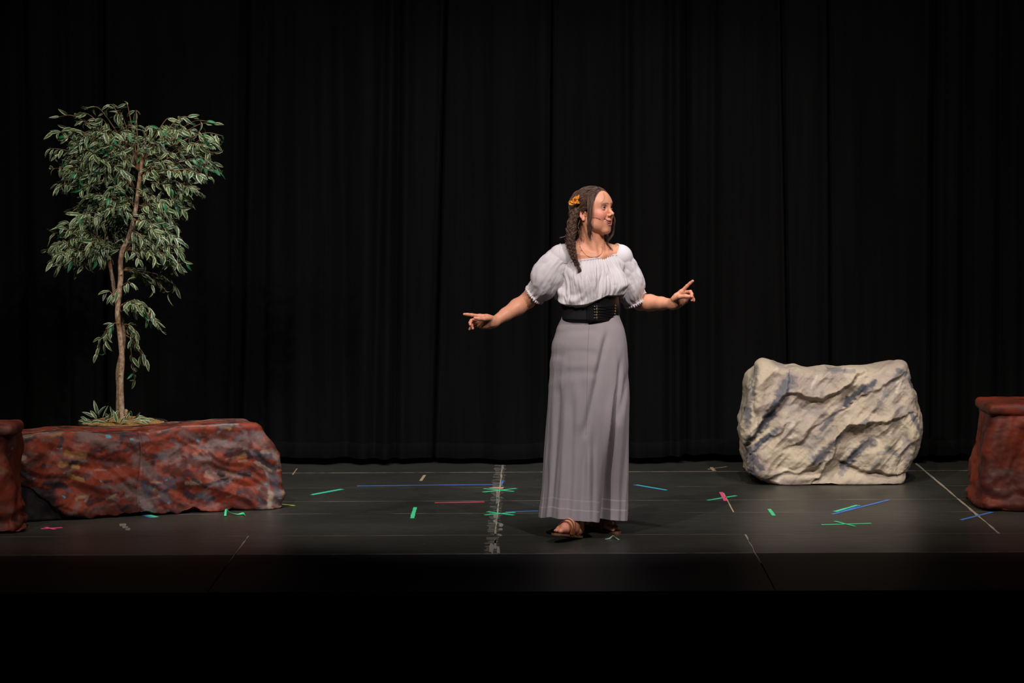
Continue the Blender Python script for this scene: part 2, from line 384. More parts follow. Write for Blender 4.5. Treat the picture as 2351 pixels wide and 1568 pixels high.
tape((1918, 1175), (1970, 1160), 0.028, M_TG, 'thick slanted green tape strip in front of the rock')
tape((1924, 1176), (1974, 1161), 0.018, M_TB, 'blue tape edge against the thick green strip')
tape((1911, 1181), (2041, 1148), 0.020, M_TB, 'long slanted blue tape line in front of the rock')
cross([((1886, 1205), (2000, 1201.8), 0.022, M_TG), ((1916, 1197), (1963, 1209), 0.016, M_TG)], 'wide flat green tape cross in front of the rock')
tape((2206, 1194), (2278, 1176), 0.022, M_TB, 'slanted blue tape line by the right red block')
tape((2235, 1146), (2262, 1146.3), 0.028, M_TG, 'short green tape strip touching the right red block')
tape((640, 1157), (676, 1161), 0.016, M_TY, 'yellow tape strip sticking out from red bench end')
cross([((329, 1181), (352, 1188.8), 0.040, M_TB), ((333, 1180.6), (359, 1188), 0.030, M_TG)], 'blue and green tape strip in front of red bench')
cross([((94, 1214.5), (143, 1211.6), 0.024, M_TP), ((104, 1211), (126, 1216), 0.020, M_TP)], 'pink tape cross beside the left red block')
tape((966, 1104), (975, 1091), 0.016, M_TK, 'bare tan tape strip near the curtain')
cross([((1661, 1132), (1684, 1176), 0.007, M_TK)], 'thin worn tan line beside the pink cross')
cross([((672, 1090), (682, 1076), 0.006, M_TK)], 'thin worn tan line near curtain behind red bench end')
cross([((1633, 1073), (1640, 1081), 0.02, M_TK), ((1626, 1078), (1668, 1072), 0.012, M_TK)], 'worn tan tape cross near curtain behind the skirt')
for a, b, w, lab in (((38, 1217), (75, 1216), .01, ''), ):
    pass
# patches of worn tan residue on the centre joint
def patch(px, py, wpx, hpx, mat, parent, seed):
    k = 14; th = np.linspace(0, 2 * np.pi, k, endpoint=False); rr = 1 + 0.35 * np.random.default_rng(seed).standard_normal(k) * 0.6
    P = [fl(px + wpx / 2 * r_ * math.copysign(abs(math.cos(t)) ** 0.5, math.cos(t)), py + hpx / 2 * r_ * math.copysign(abs(math.sin(t)) ** 0.5, math.sin(t)), 0.0007) for t, r_ in zip(th, rr)]
    V = np.array([[p.x, p.y, 0.0007] for p in P]); mesh('worn_patch', V, [list(range(k))[::-1]], mat, parent, smooth=False)
M_RES = simple('tape_residue', (0.19, 0.17, 0.145), 0.75, var=0.3, nscale=30)
for k, (x, y, w, h) in enumerate(((1143, 1120, 34, 4), (1137, 1250, 7, 22), (1128, 1260, 10, 22), (1144, 1264, 7, 18), (1150, 1205, 9, 7), (1150, 1215, 9, 5), (1147, 1228, 10, 5), (1137, 1243, 5, 12),
                                  (1142, 1135, 6, 16), (1141, 1150, 5, 14), (1138, 1184, 9, 10), (1137, 1196, 8, 8), (1154, 1072, 6, 10), (283, 1205, 14, 6), (288, 1210, 14, 5), (294, 1215, 12, 5))):
    patch(x, y, w, h, M_RES if k else M_TK, floor, 40 + k)
# curled scraps of tape
def scrap(name, pts, w, mat, label):
    P = catmull(np.array([[*np.array(fl(x, y))[:2], z] for x, y, z in pts]), 24)
    T, A, B = frames(P); tw = np.linspace(0, 4, 24)[:, None]; N = np.cos(tw) * A + np.sin(tw) * B
    V = np.concatenate([P - N * w / 2, P + N * w / 2]); V[:, 2] = np.maximum(V[:, 2], 0.0012)
    q = np.array([[k, k + 1, 25 + k, 24 + k] for k in range(23)]); V2, F2 = thicken(V, q, vnormals(V, q), 0.0006)
    V2[:, 2] = np.maximum(V2[:, 2], 0.0004)
    tag(mesh(name, V2, F2, mat), label, 'scrap', 'scraps on the stage floor')
M_SCR = simple('pale_green_scrap', (0.25, 0.42, 0.30), 0.6, var=0.3, nscale=80)
scrap('tape_scrap', [(1389, 1239.5, .003), (1400, 1238, .004), (1407, 1236.5, .012), (1413, 1237, .008), (1421, 1240, .002)], 0.008, M_SCR, 'curled pale green tape scrap in front of the feet')
scrap('tape_scrap', [(517, 1186, .004), (520, 1180, .022), (528, 1182, .012), (545, 1183, .006), (558, 1183.5, .010), (564, 1187, .003)], 0.012, M_TG, 'curled dark green tape scrap in front of red bench')
# ================================================================== implicit surfaces -> quads (surface nets on a sparse block grid)
def nets(fn, lo, hi, h, B=24, cull=1.6, axes=None):
    """fn(P, block_lo, block_hi) -> signed distance (None: nothing near); axes: optional three arrays of lattice lines"""
    if axes is None:
        axes = [np.arange(0, int(math.ceil((hi[k] - lo[k]) / (h * B))) * B + 1) * h + lo[k] for k in range(3)]
    else:
        axes = [np.asarray(a, float) for a in axes]
        axes = [np.concatenate([a, a[-1] + (a[-1] - a[-2]) * np.arange(1, (-(len(a) - 1)) % B + 1)]) for a in axes]
    nb = np.array([(len(a) - 1) // B for a in axes]); S = (nb * B + 4).astype(np.int64)
    def key(i, j, k): return ((i + 1) * S[1] + (j + 1)) * S[2] + (k + 1)
    def pos(idx): return np.stack([np.interp(idx[:, k], np.arange(len(axes[k])), axes[k]) for k in range(3)], 1)
    g = np.arange(B + 1); G = np.stack(np.meshgrid(g, g, g, indexing='ij'), -1).reshape(-1, 3)
    n1 = B + 1; VK, VP, Q = [], [], []
    corners = [(a, b, c) for a in (0, 1) for b in (0, 1) for c in (0, 1)]
    edges = [(p, q) for p in range(8) for q in range(p + 1, 8) if sum(abs(corners[p][t] - corners[q][t]) for t in range(3)) == 1]
    for bi in range(nb[0]):
        for bj in range(nb[1]):
            for bk in range(nb[2]):
                o = np.array([bi, bj, bk]) * B
                plo = np.array([axes[k][o[k]] for k in range(3)]); phi = np.array([axes[k][o[k] + B] for k in range(3)])
                c = fn(((plo + phi) / 2)[None], plo, phi)
                if c is None or abs(c[0]) > 0.5 * np.linalg.norm(phi - plo) * cull: continue
                D = fn(np.stack([axes[k][o[k] + G[:, k]] for k in range(3)], 1), plo, phi)
                if D is None or D.min() > 0 or D.max() < 0: continue
                D = D.reshape(n1, n1, n1); I = D < 0
                C = [D[a:a + B, b:b + B, c_:c_ + B] for a, b, c_ in corners]
                cnt = sum((x < 0).astype(np.int8) for x in C)
                act = np.argwhere((cnt > 0) & (cnt < 8))
                if len(act) == 0: continue
                vals = np.stack([x[act[:, 0], act[:, 1], act[:, 2]] for x in C], 1)
                acc = np.zeros((len(act), 3)); num = np.zeros(len(act))
                for p, q in edges:
                    a, b = vals[:, p], vals[:, q]; cr = (a < 0) != (b < 0)
                    t = np.where(cr, a / np.where(cr, a - b, 1), 0)
                    P = np.array(corners[p]) + t[:, None] * (np.array(corners[q]) - np.array(corners[p]))
                    acc += np.where(cr[:, None], P, 0); num += cr
                VP.append(pos(o + act + acc / num[:, None])); VK.append(key(*(o + act).T))
                for ax in range(3):
                    sl0 = [slice(0, B)] * 3; sl1 = [slice(0, B)] * 3; sl1[ax] = slice(1, B + 1)
                    A0 = I[tuple(sl0)]; A1 = I[tuple(sl1)]
                    e = np.argwhere(A0 != A1)
                    if len(e) == 0: continue
                    ins = A0[e[:, 0], e[:, 1], e[:, 2]]; gidx = (o + e).astype(np.int64)
                    u, v = (ax + 1) % 3, (ax + 2) % 3
                    def kk(du, dv):
                        w = gidx.copy(); w[:, u] += du; w[:, v] += dv; return key(*w.T)
                    q4 = np.stack([kk(-1, -1), kk(0, -1), kk(0, 0), kk(-1, 0)], 1)
                    q4[~ins] = q4[~ins][:, ::-1]; Q.append(q4)
    VK = np.concatenate(VK); VP = np.concatenate(VP); Q = np.concatenate(Q)
    s = np.argsort(VK); VK = VK[s]; VP = VP[s]
    ix = np.searchsorted(VK, Q); ix = np.clip(ix, 0, len(VK) - 1); ok = (VK[ix] == Q).all(1)
    return VP, ix[ok]
def relax(V, Fq, it=1, lam=0.5):
    for _ in range(it):
        A = np.zeros_like(V); n = np.zeros(len(V))
        for i in range(4):
            a, b = Fq[:, i], Fq[:, (i + 1) % 4]
            np.add.at(A, a, V[b]); np.add.at(n, a, 1); np.add.at(A, b, V[a]); np.add.at(n, b, 1)
        V = V + lam * (A / np.maximum(n, 1)[:, None] - V)
    return V
def smin(a, b, k):
    h = np.clip(0.5 + (0.5 / k) * (b - a), 0, 1); return b + (a - b) * h - k * h * (1 - h)
def sd_ell(P, c, r, R=None):
    t = P.dtype; q = P - np.asarray(c, t)
    if R is not None: q = q @ np.asarray(R, t).T
    r = np.asarray(r, t); q = q / r; k0 = np.sqrt((q * q).sum(-1)); q = q / r; k1 = np.sqrt((q * q).sum(-1))
    return np.where(k1 > 1e-9, k0 * (k0 - 1) / np.maximum(k1, t.type(1e-9)), -r.min())
def sd_cone(P, a, b, ra, rb):
    t = P.dtype; a = np.asarray(a, t); ba = np.asarray(b, t) - a; q = P - a
    h = np.clip((q @ ba) / t.type(max(float(ba @ ba), 1e-12)), 0, 1); q = q - h[..., None] * ba
    return np.sqrt((q * q).sum(-1)) - (t.type(ra) + t.type(rb - ra) * h)
def crumple(P, n, freq, seed, warp=0.35):
    """creased-cloth relief: folded triangle waves in random directions on a warped domain"""
    r = np.random.default_rng(seed); out = 0; tot = 0
    Wp = P + warp / freq * np.stack([fbm(P * freq * 0.5 + 9 * k, 2, seed + k) for k in range(3)], -1)
    for k in range(n):
        d = r.standard_normal(3); d /= np.linalg.norm(d); fr = freq * r.uniform(0.6, 1.8); a = 1 / fr
        x = Wp @ d * fr + r.uniform(0, 1); out = out + a * np.abs(2 * (x - np.floor(x)) - 1); tot += a
    return out / tot - 0.5
def strokes(P2, base, items, seed=1, edge=0.35, nf=60):
    """brush strokes: items (x0,y0,x1,y1,width,color,alpha) laid over base colours; P2 (n,2) flat coordinates"""
    c = base.copy(); nz = fbm(np.stack([P2[:, 0] * nf, P2[:, 1] * nf, P2[:, 0] * 0 + seed], 1), 3, seed)
    br = fbm(np.stack([P2[:, 0] * nf * 0.35, P2[:, 1] * nf * 2.6, P2[:, 0] * 0 + seed], 1), 3, seed + 5)
    for (x0, y0, x1, y1, w, colr, al) in items:
        lo = np.array([min(x0, x1), min(y0, y1)]) - 2 * w; hi = np.array([max(x0, x1), max(y0, y1)]) + 2 * w
        m = np.where(((P2 > lo) & (P2 < hi)).all(1))[0]
        if len(m) == 0: continue
        a = np.array([x0, y0]); b = np.array([x1, y1]); ba = b - a
        t = np.clip(((P2[m] - a) @ ba) / max(ba @ ba, 1e-9), 0, 1)
        d = np.linalg.norm(P2[m] - a - t[:, None] * ba, axis=1) / w
        d = d + 0.55 * nz[m] + 0.45 * br[m] * np.clip(t * 1.5, 0.3, 1)
        k = al * (1 - sstep(1 - edge, 1.0 + edge * 0.3, d))
        c[m] = c[m] * (1 - k[:, None]) + np.array(colr) * k[:, None]
    return c

# ================================================================== RED PAINTED CLOTH PROPS
M_CLOTH = colmat('painted_red_cloth', 0.62, 0.3, 90, 0.18, 0.25, bscale=220, bdist=0.002)
RED = (0.140, 0.021, 0.010); RUST = (0.215, 0.033, 0.012); MAROON = (0.058, 0.014, 0.010); INK = (0.012, 0.012, 0.015); GREY = (0.15, 0.105, 0.095)
CREAM = (0.42, 0.33, 0.24); CYAN = (0.05, 0.28, 0.36); OCHRE = (0.34, 0.17, 0.045); SLATE = (0.06, 0.06, 0.075)
def rand_strokes(r, n, x0, x1, y0, y1, dark=1.0):
    out = []
    for k in range(n):
        u = r.random(); x, y = r.uniform(x0, x1), r.uniform(y0, y1); an = r.normal(0.0, 0.35) + (math.pi if r.random() < .5 else 0)
        if u < .24: L, w, c, al = r.uniform(.05, .16), r.uniform(.010, .03), MAROON, .8
        elif u < .40: L, w, c, al = r.uniform(.06, .2), r.uniform(.012, .03), RUST, .7
        elif u < .58: L, w, c, al = r.uniform(.015, .06), r.uniform(.006, .016), INK, .85
        elif u < .66: L, w, c, al = r.uniform(.02, .09), r.uniform(.01, .022), SLATE, .7
        elif u < .83: L, w, c, al = r.uniform(.04, .11), r.uniform(.010, .026), GREY, .6
        elif u < .89: L, w, c, al = r.uniform(.02, .07), r.uniform(.004, .010), CREAM, .30
        elif u < .93: L, w, c, al = r.uniform(.04, .10), r.uniform(.012, .03), MAROON, .7
        elif u < .96: L, w, c, al = r.uniform(.005, .02), r.uniform(.003, .006), CYAN, .9
        else: L, w, c, al = r.uniform(.03, .08), r.uniform(.008, .016), OCHRE, .6
        out.append((x - L / 2 * math.cos(an), y - L / 2 * math.sin(an), x + L / 2 * math.cos(an), y + L / 2 * math.sin(an), w, c, al))
    return out
def rbox(q, hx, hy, hz, r):
    d = np.abs(q) - np.stack(np.broadcast_arrays(hx - r + q[:, 0] * 0, hy - r, hz - r), -1)
    return np.linalg.norm(np.maximum(d, 0), axis=-1) + np.minimum(d.max(-1), 0) - r

# ------------------------------------------------------------------ long bench
PL = np.array(fl(12, 1201)); PR = np.array(fl(600, 1168)); PL[2] = PR[2] = 0
bdir = (PR - PL); BL = np.linalg.norm(bdir); bdir /= BL; bback = np.array([-bdir[1], bdir[0], 0])
BH = 0.445; BD = 0.30
def bench_local(P): q = P - PL; return np.stack([q @ bdir, q @ bback, q[:, 2]], 1)
def bench_sdf(P, lo, hi):
    q = bench_local(P); a, b, z = q.T; zn = np.clip(z / BH, 0, 1)
    fl_end = 0.118 * (1 - zn ** 2.2) * sstep(BL * 0.6, BL, a); fl_front = 0.035 * (1 - zn ** 1.5)
    a2 = a - fl_end * sstep(BL * 0.6, BL, a); b2 = b + fl_front * (b < BD / 2)
    top = BH + 0.006 * np.sin(a * 7) - 0.012 * sstep(0.3, 0, a)
    d = rbox(np.stack([a2 - BL / 2, b2 - BD / 2, z - top / 2 + 0.1], 1), BL / 2, BD / 2, top / 2 + 0.1, 0.022)
    hem = 0.012 + 0.005 * np.sin(a * 21 + b * 9) + 0.004 * np.sin(a * 53 + 1) + 0.003 * np.sin(a * 97 - b * 31) - 0.03 * sstep(0.95, 1.1, a) + 0.17 * sstep(0.44, 0.05, a) ** 1.4
    hem = np.maximum(hem, 0.002)
    return np.maximum(d, hem - z) * 0.8
def bench_wrinkle(V, N):
    a, b, z = bench_local(V).T
    w = np.stack([a * 1.0, b, z * 1.15], 1); w2 = w + 0.3 * np.stack([z, z * 0, a * 0.4], 1)
    wr = 0.060 * crumple(w2 * np.array([.8, 1, 1.1]), 3, 4.0, 3, .9) + 0.024 * crumple(w2, 3, 8, 9, 1.0) + 0.0035 * crumple(w, 4, 26, 19, .8)
    wr = wr * (0.22 + 0.78 * sstep(BH + 0.02, BH - 0.12, z))
    wr = wr - 0.007 * np.exp(-((a - 0.69 + 0.012 * np.sin(z * 14)) / 0.006) ** 2) * sstep(BH, BH - .03, z) + 0.002 * np.exp(-((a - 0.70 + 0.012 * np.sin(z * 14)) / 0.006) ** 2)
    wr = wr + sstep(BL - 0.02, BL + 0.08, a) * 0.016 * np.sin(60 * (z - 0.55 * b + 0.25 * a)) * sstep(0.17, 0.03, z)
    wr = wr - 0.045 * sstep(0.5, 0.05, a) * sstep(0.30, 0.05, z) * (b < 0.1) * 0.4
    V = V + N * wr[:, None]; V[:, 2] = np.maximum(V[:, 2], .0015); return V
lo = np.array([min(PL[0], PR[0]) - .25, min(PL[1], PR[1]) - .25, -.02]); hi = np.array([max(PL[0], PR[0]) + .25, max(PL[1], PR[1]) + .45, .52])
V, Fq = nets(bench_sdf, lo, hi, 0.0048)
V = relax(V, Fq, 2); V = relax(bench_wrinkle(V, vnormals(V, Fq)), Fq, 1, .4)
q = bench_local(V); P2 = np.stack([q[:, 0], q[:, 2] + np.clip(q[:, 1], 0, None)], 1)
nz = fbm(q * 5, 4, 31)[:, None]
base = np.array(RED) * (1 + 0.0 * nz) + np.clip(nz, 0, 1) * (np.array(RUST) - RED) * 1.6 + np.clip(-nz, 0, 1) * (np.array(MAROON) - RED) * 1.6
r = np.random.default_rng(11)
its = rand_strokes(r, 900, -0.05, BL + .15, 0.0, BH + BD)
def bpx(x, y):
    d = np.array(ray(x, y)); nrm = np.array([-bdir[1], bdir[0], 0]); t = ((PL - np.array(CAM)) @ nrm) / (d @ nrm); p = np.array(CAM) + d * t
    return (p - PL) @ bdir, p[2]
def bst(x0, y0, x1, y1, wpx, c, al): return (*bpx(x0, y0), *bpx(x1, y1), wpx * (1.5 if c is CREAM else 1.1) / 445, c, al * (.55 if c is CREAM else .95))
its += [bst(475, 1088, 525, 1098, 10, (.30, .17, .13), .8), bst(425, 1106, 455, 1108, 4, CREAM, .9), bst(440, 1100, 470, 1116, 4, INK, .95), bst(468, 1112, 520, 1098, 4, INK, .9),
        bst(585, 1040, 625, 1046, 9, SLATE, .9), bst(590, 1050, 625, 1075, 9, INK, .9), bst(585, 1060, 620, 1082, 3, CREAM, .9), bst(600, 1036, 620, 1034, 4, CREAM, .8), bst(622, 1090, 632, 1130, 11, SLATE, .9),
        bst(610, 1080, 618, 1140, 4, GREY, .9), bst(618, 1130, 612, 1165, 5, CREAM, .7), bst(630, 1040, 640, 1060, 6, CREAM, .6),
        bst(270, 1025, 285, 992, 6, INK, .9), bst(135, 1025, 143, 1008, 5, INK, .9), bst(340, 1065, 350, 1064, 6, INK, .95), bst(337, 1072, 333, 1090, 4, INK, .9), bst(314, 1055, 350, 1090, 16, GREY, .8),
        bst(330, 1110, 335, 1140, 12, SLATE, .9), bst(318, 1130, 335, 1165, 12, GREY, .9), bst(190, 1000, 260, 1020, 16, GREY, .75), bst(245, 1001, 250, 1003, 4, CYAN, .95), bst(300, 1008, 304, 1008, 2.5, CYAN, .95), bst(455, 1005, 458, 1006, 4, CYAN, .9),
        bst(35, 1055, 55, 1050, 4, CREAM, .8), bst(30, 1080, 60, 1090, 9, INK, .95), bst(100, 1108, 150, 1118, 6, INK, .9), bst(170, 1094, 190, 1097, 4, INK, .95), bst(165, 1070, 178, 1072, 4, OCHRE, .95), bst(155, 1090, 185, 1100, 5, OCHRE, .7),
        bst(150, 1040, 190, 1045, 8, OCHRE, .55), bst(30, 1110, 110, 1140, 16, INK, .85), bst(40, 1135, 90, 1160, 12, INK, .8), bst(370, 1132, 385, 1145, 10, SLATE, .9), bst(425, 1130, 440, 1140, 10, INK, .9), bst(590, 1145, 602, 1150, 6, INK, .9), bst(500, 1085, 510, 1090, 6, INK, .9),
        bst(560, 1000, 600, 1020, 10, GREY, .6), bst(480, 1015, 560, 1020, 9, GREY, .55), bst(20, 991, 110, 987, 2.5, (.16, .26, .27), .9), bst(420, 973, 545, 968, 3, CREAM, .6), bst(250, 983, 300, 980, 3, CYAN, .6)]
bench = tag(empty('draped_bench', (*((PL + PR) / 2)[:2], 0)), 'long low bench draped in red painted cloth below the tree', 'bench')
mesh('drape', V, Fq, M_CLOTH, bench, col=strokes(P2, base, its, 3, .6, 70))
M_UNDER = simple('dark_bench_box', (0.03, 0.02, 0.017), 0.8, 0.2, var=0.4, nscale=20)
c = (PL + PR) / 2 + bback * (BD / 2)
Vb, Fb = box((0, 0, 0.19), (BL - 0.12, BD - 0.15, 0.376)); Vb = Vb[:, :1] * bdir + Vb[:, 1:2] * bback + Vb[:, 2:] * np.array([0, 0, 1]) + np.array([c[0], c[1], 0])
mesh('bench_box', Vb, Fb, M_UNDER, bench, smooth=False)
# inner cloth that shows below the lifted hem at the left end
n_ = 60; aa = np.linspace(-0.02, 0.34, n_); zz = np.linspace(0.004, 0.24, 24); A_, Z_ = np.meshgrid(aa, zz)
B_ = -0.012 + 0.014 * fbm(np.stack([A_ * 14, Z_ * 9, A_ * 0], -1), 3, 8)
Vi = PL + A_[..., None] * bdir + B_[..., None] * bback + Z_[..., None] * np.array([0, 0, 1]); Vi = Vi.reshape(-1, 3)
qi = grid_faces(n_, 24); Vi2, Fi2 = thicken(Vi, qi, vnormals(Vi, qi), 0.003)
nzi = np.clip(0.5 + fbm(Vi2 * 14, 3, 4), 0, 1)[:, None]
mesh('inner_cloth', Vi2, Fi2, M_CLOTH, bench, col=np.array(INK) * .6 + nzi * (np.array(GREY) * .16 - np.array(INK) * .6))

# ------------------------------------------------------------------ two upright blocks at the frame edges
def block(name, label, x0, x1, yb, depth, hgt, prof, seed, rim, flap=None):
    """x0..x1 world, prof = list of (z, outward flare); yb = Y of the front foot"""
    zs = np.array([p[0] for p in prof]); fs = np.array([p[1] for p in prof]); cx_, cy_ = (x0 + x1) / 2, yb + depth / 2
    def f(P, lo, hi):
        x, y, z = P.T; fl_ = np.interp(z, zs, fs)
        qx = (x - cx_) / (1 + fl_ / ((x1 - x0) / 2)); qy = (y - cy_) / (1 + fl_ / (depth / 2))
        d = rbox(np.stack([qx, qy, z - hgt / 2 + .1], 1), (x1 - x0) / 2, depth / 2, hgt / 2 + .1, 0.045)
        d = np.minimum(d, rbox(np.stack([x - cx_, y - cy_, z - hgt + .028], 1), (x1 - x0) / 2 + rim, depth / 2 + rim, .03, .026))
        return np.maximum(d, .003 - z) * 0.75
    V, Fq = nets(f, (x0 - .2, yb - .2, -.02), (x1 + .2, yb + depth + .2, hgt + .06), 0.0055)
    V = relax(V, Fq, 2); N = vnormals(V, Fq); z = V[:, 2]
    wr = (0.055 * crumple(V * np.array([1.3, 1.3, .7]) + 5 * seed, 4, 4.0, seed, .8) + 0.018 * crumple(V * np.array([1.2, 1.2, .7]) + seed, 4, 11, seed + 3, .8)) * (0.1 + 0.9 * sstep(hgt - .03, hgt - .10, z)) + 0.003 * crumple(V + seed, 5, 28, seed + 6)
    wr = wr + 0.012 * np.sin(z * 62 + 5 * V[:, 0] + 3 * fbm(V * 5, 2, seed)) * sstep(.15, .05, z)
    V = V + N * wr[:, None]; V[:, 2] = np.maximum(V[:, 2], .0015); V = relax(V, Fq, 1, .4)
    nz = fbm(V * 6, 4, seed)[:, None]; base = np.array((.070, .013, .008)) + sstep(-.35, .6, nz) * (np.array((.20, .030, .010)) - np.array((.070, .013, .008)))
    r = np.random.default_rng(seed); P2 = np.stack([V[:, 0] + V[:, 1] * .7, V[:, 2]], 1)
    its = rand_strokes(r, 90, P2[:, 0].min(), P2[:, 0].max(), 0, hgt)
    its = [(a, b, c_, d_, w, (np.array(col_) * .8 if col_ is not MAROON else col_), al * .55) for a, b, c_, d_, w, col_, al in its]
    e = tag(empty(name, (cx_, cy_, 0)), label, 'block', 'upright red cloth blocks')
    mesh('drape', V, Fq, M_CLOTH, e, col=strokes(P2, base, its, seed, .9, 40))
    if flap: flap(e)
    return e
pr = fl(2262, 1176); xr = float(at(2280, 1000, pr.y).x)
block('draped_block', 'red brown cloth covered block cut off by the right edge', xr + 0.0, xr + 0.50, pr.y + .06, 0.42, 0.548,
      [(0, .052), (.04, .056), (.10, .048), (.14, .045), (.25, .026), (.4, .008), (.5, 0), (.56, 0)], 21, 0.017)
plb = fl(20, 1228); xl = float(at(20, 1030, plb.y).x)
def flap(e):
    n = 40; t = np.linspace(0, 1, n); s = np.linspace(0, 1, 16); T_, S_ = np.meshgrid(t, s)
    a = np.array(fl(-60, 1222)); b = np.array(fl(64, 1215)); X_ = a[0] + (b[0] - a[0]) * T_
    Y_ = a[1] - 0.07 + 0.15 * S_ + 0.05 * T_ - 0.03 * np.sin(S_ * 3.1) * (1 - T_)
    rnd = np.sqrt(np.clip(1 - ((T_ - .75) / .25).clip(0, 1) ** 2, 0, 1)); Y_ = a[1] + 0.03 + (Y_ - a[1] - 0.03) * (0.25 + 0.75 * rnd)
    Z_ = 0.008 + 0.022 * np.abs(fbm(np.stack([T_ * 5, S_ * 3, T_ * 0], -1), 3, 6)) + 0.035 * sstep(.15, 1, S_) * (1 - S_ * .45) * (0.4 + .6 * rnd)
    V = np.stack([X_, Y_, Z_], -1).reshape(-1, 3); q = grid_faces(n, 16); V2, F2 = thicken(V, q, vnormals(V, q), 0.006); V2[:, 2] = np.maximum(V2[:, 2], .001)
    nz = np.clip(.5 + fbm(V2 * 9, 3, 3), 0, 1)[:, None]
    mesh('cloth_flap', V2, F2, M_CLOTH, e, col=np.array(MAROON) + nz * (np.array(RED) - MAROON))
block('draped_block', 'red brown cloth covered block cut off by the left edge', xl - 0.48, xl, plb.y + .05, 0.30, 0.530,
      [(0, .02), (.04, .024), (.10, .022), (.14, .012), (.25, .0), (.4, -.002), (.5, 0), (.56, 0)], 22, 0.012, flap)

# ================================================================== PALE PAINTED ROCK
RK = fl(1905, 1116); RY = RK.y
def rpx(x, y, dy=0.0): return atn(x, y, RY + 0.06 + dy)
RC = rpx(1905, 985); RS = 6150 / RY
def rx(px): return float(rpx(px, 985)[0])
def rz(py): return float(rpx(1905, py)[2])
REL = []                                   # front relief: (x0,z0,x1,z1,width,amp)
for (a, b, c, d, w, amp) in ((1795, 928, 1850, 930, 12, -.030), (1850, 930, 1905, 922, 12, -.030), (1800, 905, 1900, 905, 12, .018), (1900, 905, 1960, 885, 12, .020),
        (1812, 868, 1770, 950, 11, -.022), (1770, 950, 1718, 1012, 12, -.035), (1790, 900, 1745, 975, 8, .012), (1950, 900, 1895, 960, 8, -.028), (1895, 960, 1840, 1005, 9, -.015), (1935, 930, 1870, 1000, 12, .022),
        (1845, 955, 1800, 975, 16, .030), (1800, 1000, 1860, 985, 16, .022), (2025, 965, 1985, 978, 12, .022), (1985, 978, 1940, 982, 12, .025), (1940, 982, 1915, 1040, 10, .024), (1915, 1040, 1880, 1095, 9, .020),
        (2010, 1000, 1960, 1010, 16, -.028), (1965, 1010, 1935, 1065, 14, -.032), (1935, 1065, 1915, 1105, 12, -.028), (1780, 1083, 1860, 1075, 9, -.026), (1860, 1075, 1900, 1090, 8, -.020), (1960, 1080, 2050, 1088, 11, -.028),
        (1770, 1108, 1870, 1106, 7, .018), (1930, 1108, 2010, 1106, 9, .022), (2075, 880, 2068, 1090, 10, -.026), (2050, 880, 2040, 1000, 16, .018), (1728, 880, 1735, 985, 8, -.026), (1745, 880, 1740, 940, 8, .016),
        (1990, 1050, 2040, 1060, 14, .018), (1800, 1040, 1850, 1050, 30, .020), (1985, 880, 2010, 900, 20, .014), (2085, 1020, 2080, 1090, 8, -.02)):
    REL.append((rx(a), rz(b), rx(c), rz(d), w / RS, amp))
def rock_sdf(P, lo, hi):
    x, y, z = P.T; f = RY + 0.02
    zn = np.clip((z - 0.0) / rz(840), 0, 1.1)
    # plan and outline vary with height
    xl_ = np.interp(z, [0, rz(1105), rz(1090), rz(1000), rz(930), rz(870), rz(838)], [rx(1768), rx(1748), rx(1712), rx(1704), rx(1712), rx(1722), rx(1745)])
    xr_ = np.interp(z, [0, rz(1090), rz(1030), rz(985), rz(940), rz(880), rz(838)], [rx(2078), rx(2086), rx(2108), rx(2116), rx(2108), rx(2094), rx(2086)])
    hx = (xr_ - xl_) / 2; cx_ = (xr_ + xl_) / 2
    hy = np.interp(zn, [0, .15, .5, .85, 1.05], [.21, .22, .225, .20, .17]); cy_ = f + .225
    ztop = np.interp(x, [rx(1720), rx(1750), rx(1775), rx(1810), rx(1900), rx(2020), rx(2050), rx(2075), rx(2100)], [rz(850), rz(832), rz(834), rz(846), rz(851), rz(846), rz(836), rz(832), rz(850)])
    r = 0.085
    dx = np.abs(x - cx_) - (hx - r); dy = np.abs(y - cy_) - (hy - r); dz = z - (ztop - 0.045)
    dz = np.where(dz > -0.3, dz, -0.3)
    rr = np.stack([np.maximum(dx, 0), np.maximum(dy, 0), np.maximum(dz * (r / .045), 0)], 1)
    d = np.linalg.norm(rr, axis=1) + np.minimum(np.maximum(dx, np.maximum(dy, dz)), 0) - r
    d = smin(d, sd_ell(P, (rx(2098), f + .23, rz(985)), (.082, .14, .20)), .05)
    d = smin(d, sd_ell(P, (rx(1757), f + .16, rz(845)), (.058, .09, .045)), .03)
    d = smin(d, sd_ell(P, (rx(2070), f + .16, rz(848)), (.050, .09, .046)), .03)
    return np.maximum(d, 0.002 - z) * 0.75
STEP = []
for amp, up_, dn_, pts in ((.024, 26, 34, ((1785, 925), (1800, 900), (1822, 898), (1850, 910), (1888, 914), (1920, 898), (1955, 872))), (.026, 26, 40, ((1872, 1098), (1900, 1050), (1925, 1000), (1945, 980), (1962, 978), (1985, 976), (2015, 964), (2045, 958))),
        (.018, 16, 16, ((1772, 1092), (1800, 1086), (1835, 1080), (1868, 1066))), (.018, 18, 18, ((1945, 1066), (1975, 1076), (2010, 1078), (2060, 1086))), (.024, 18, 22, ((1712, 1016), (1745, 975), (1770, 950), (1790, 915), (1812, 868))),
        (.014, 14, 20, ((1830, 1008), (1870, 980), (1905, 955), (1945, 925))), (.012, 12, 16, ((1722, 1040), (1750, 1010), (1790, 985))), (.014, 14, 18, ((1990, 905), (2020, 890), (2055, 868)))):
    STEP.append((amp, up_ / RS, dn_ / RS, [(rx(x), rz(y)) for x, y in pts]))
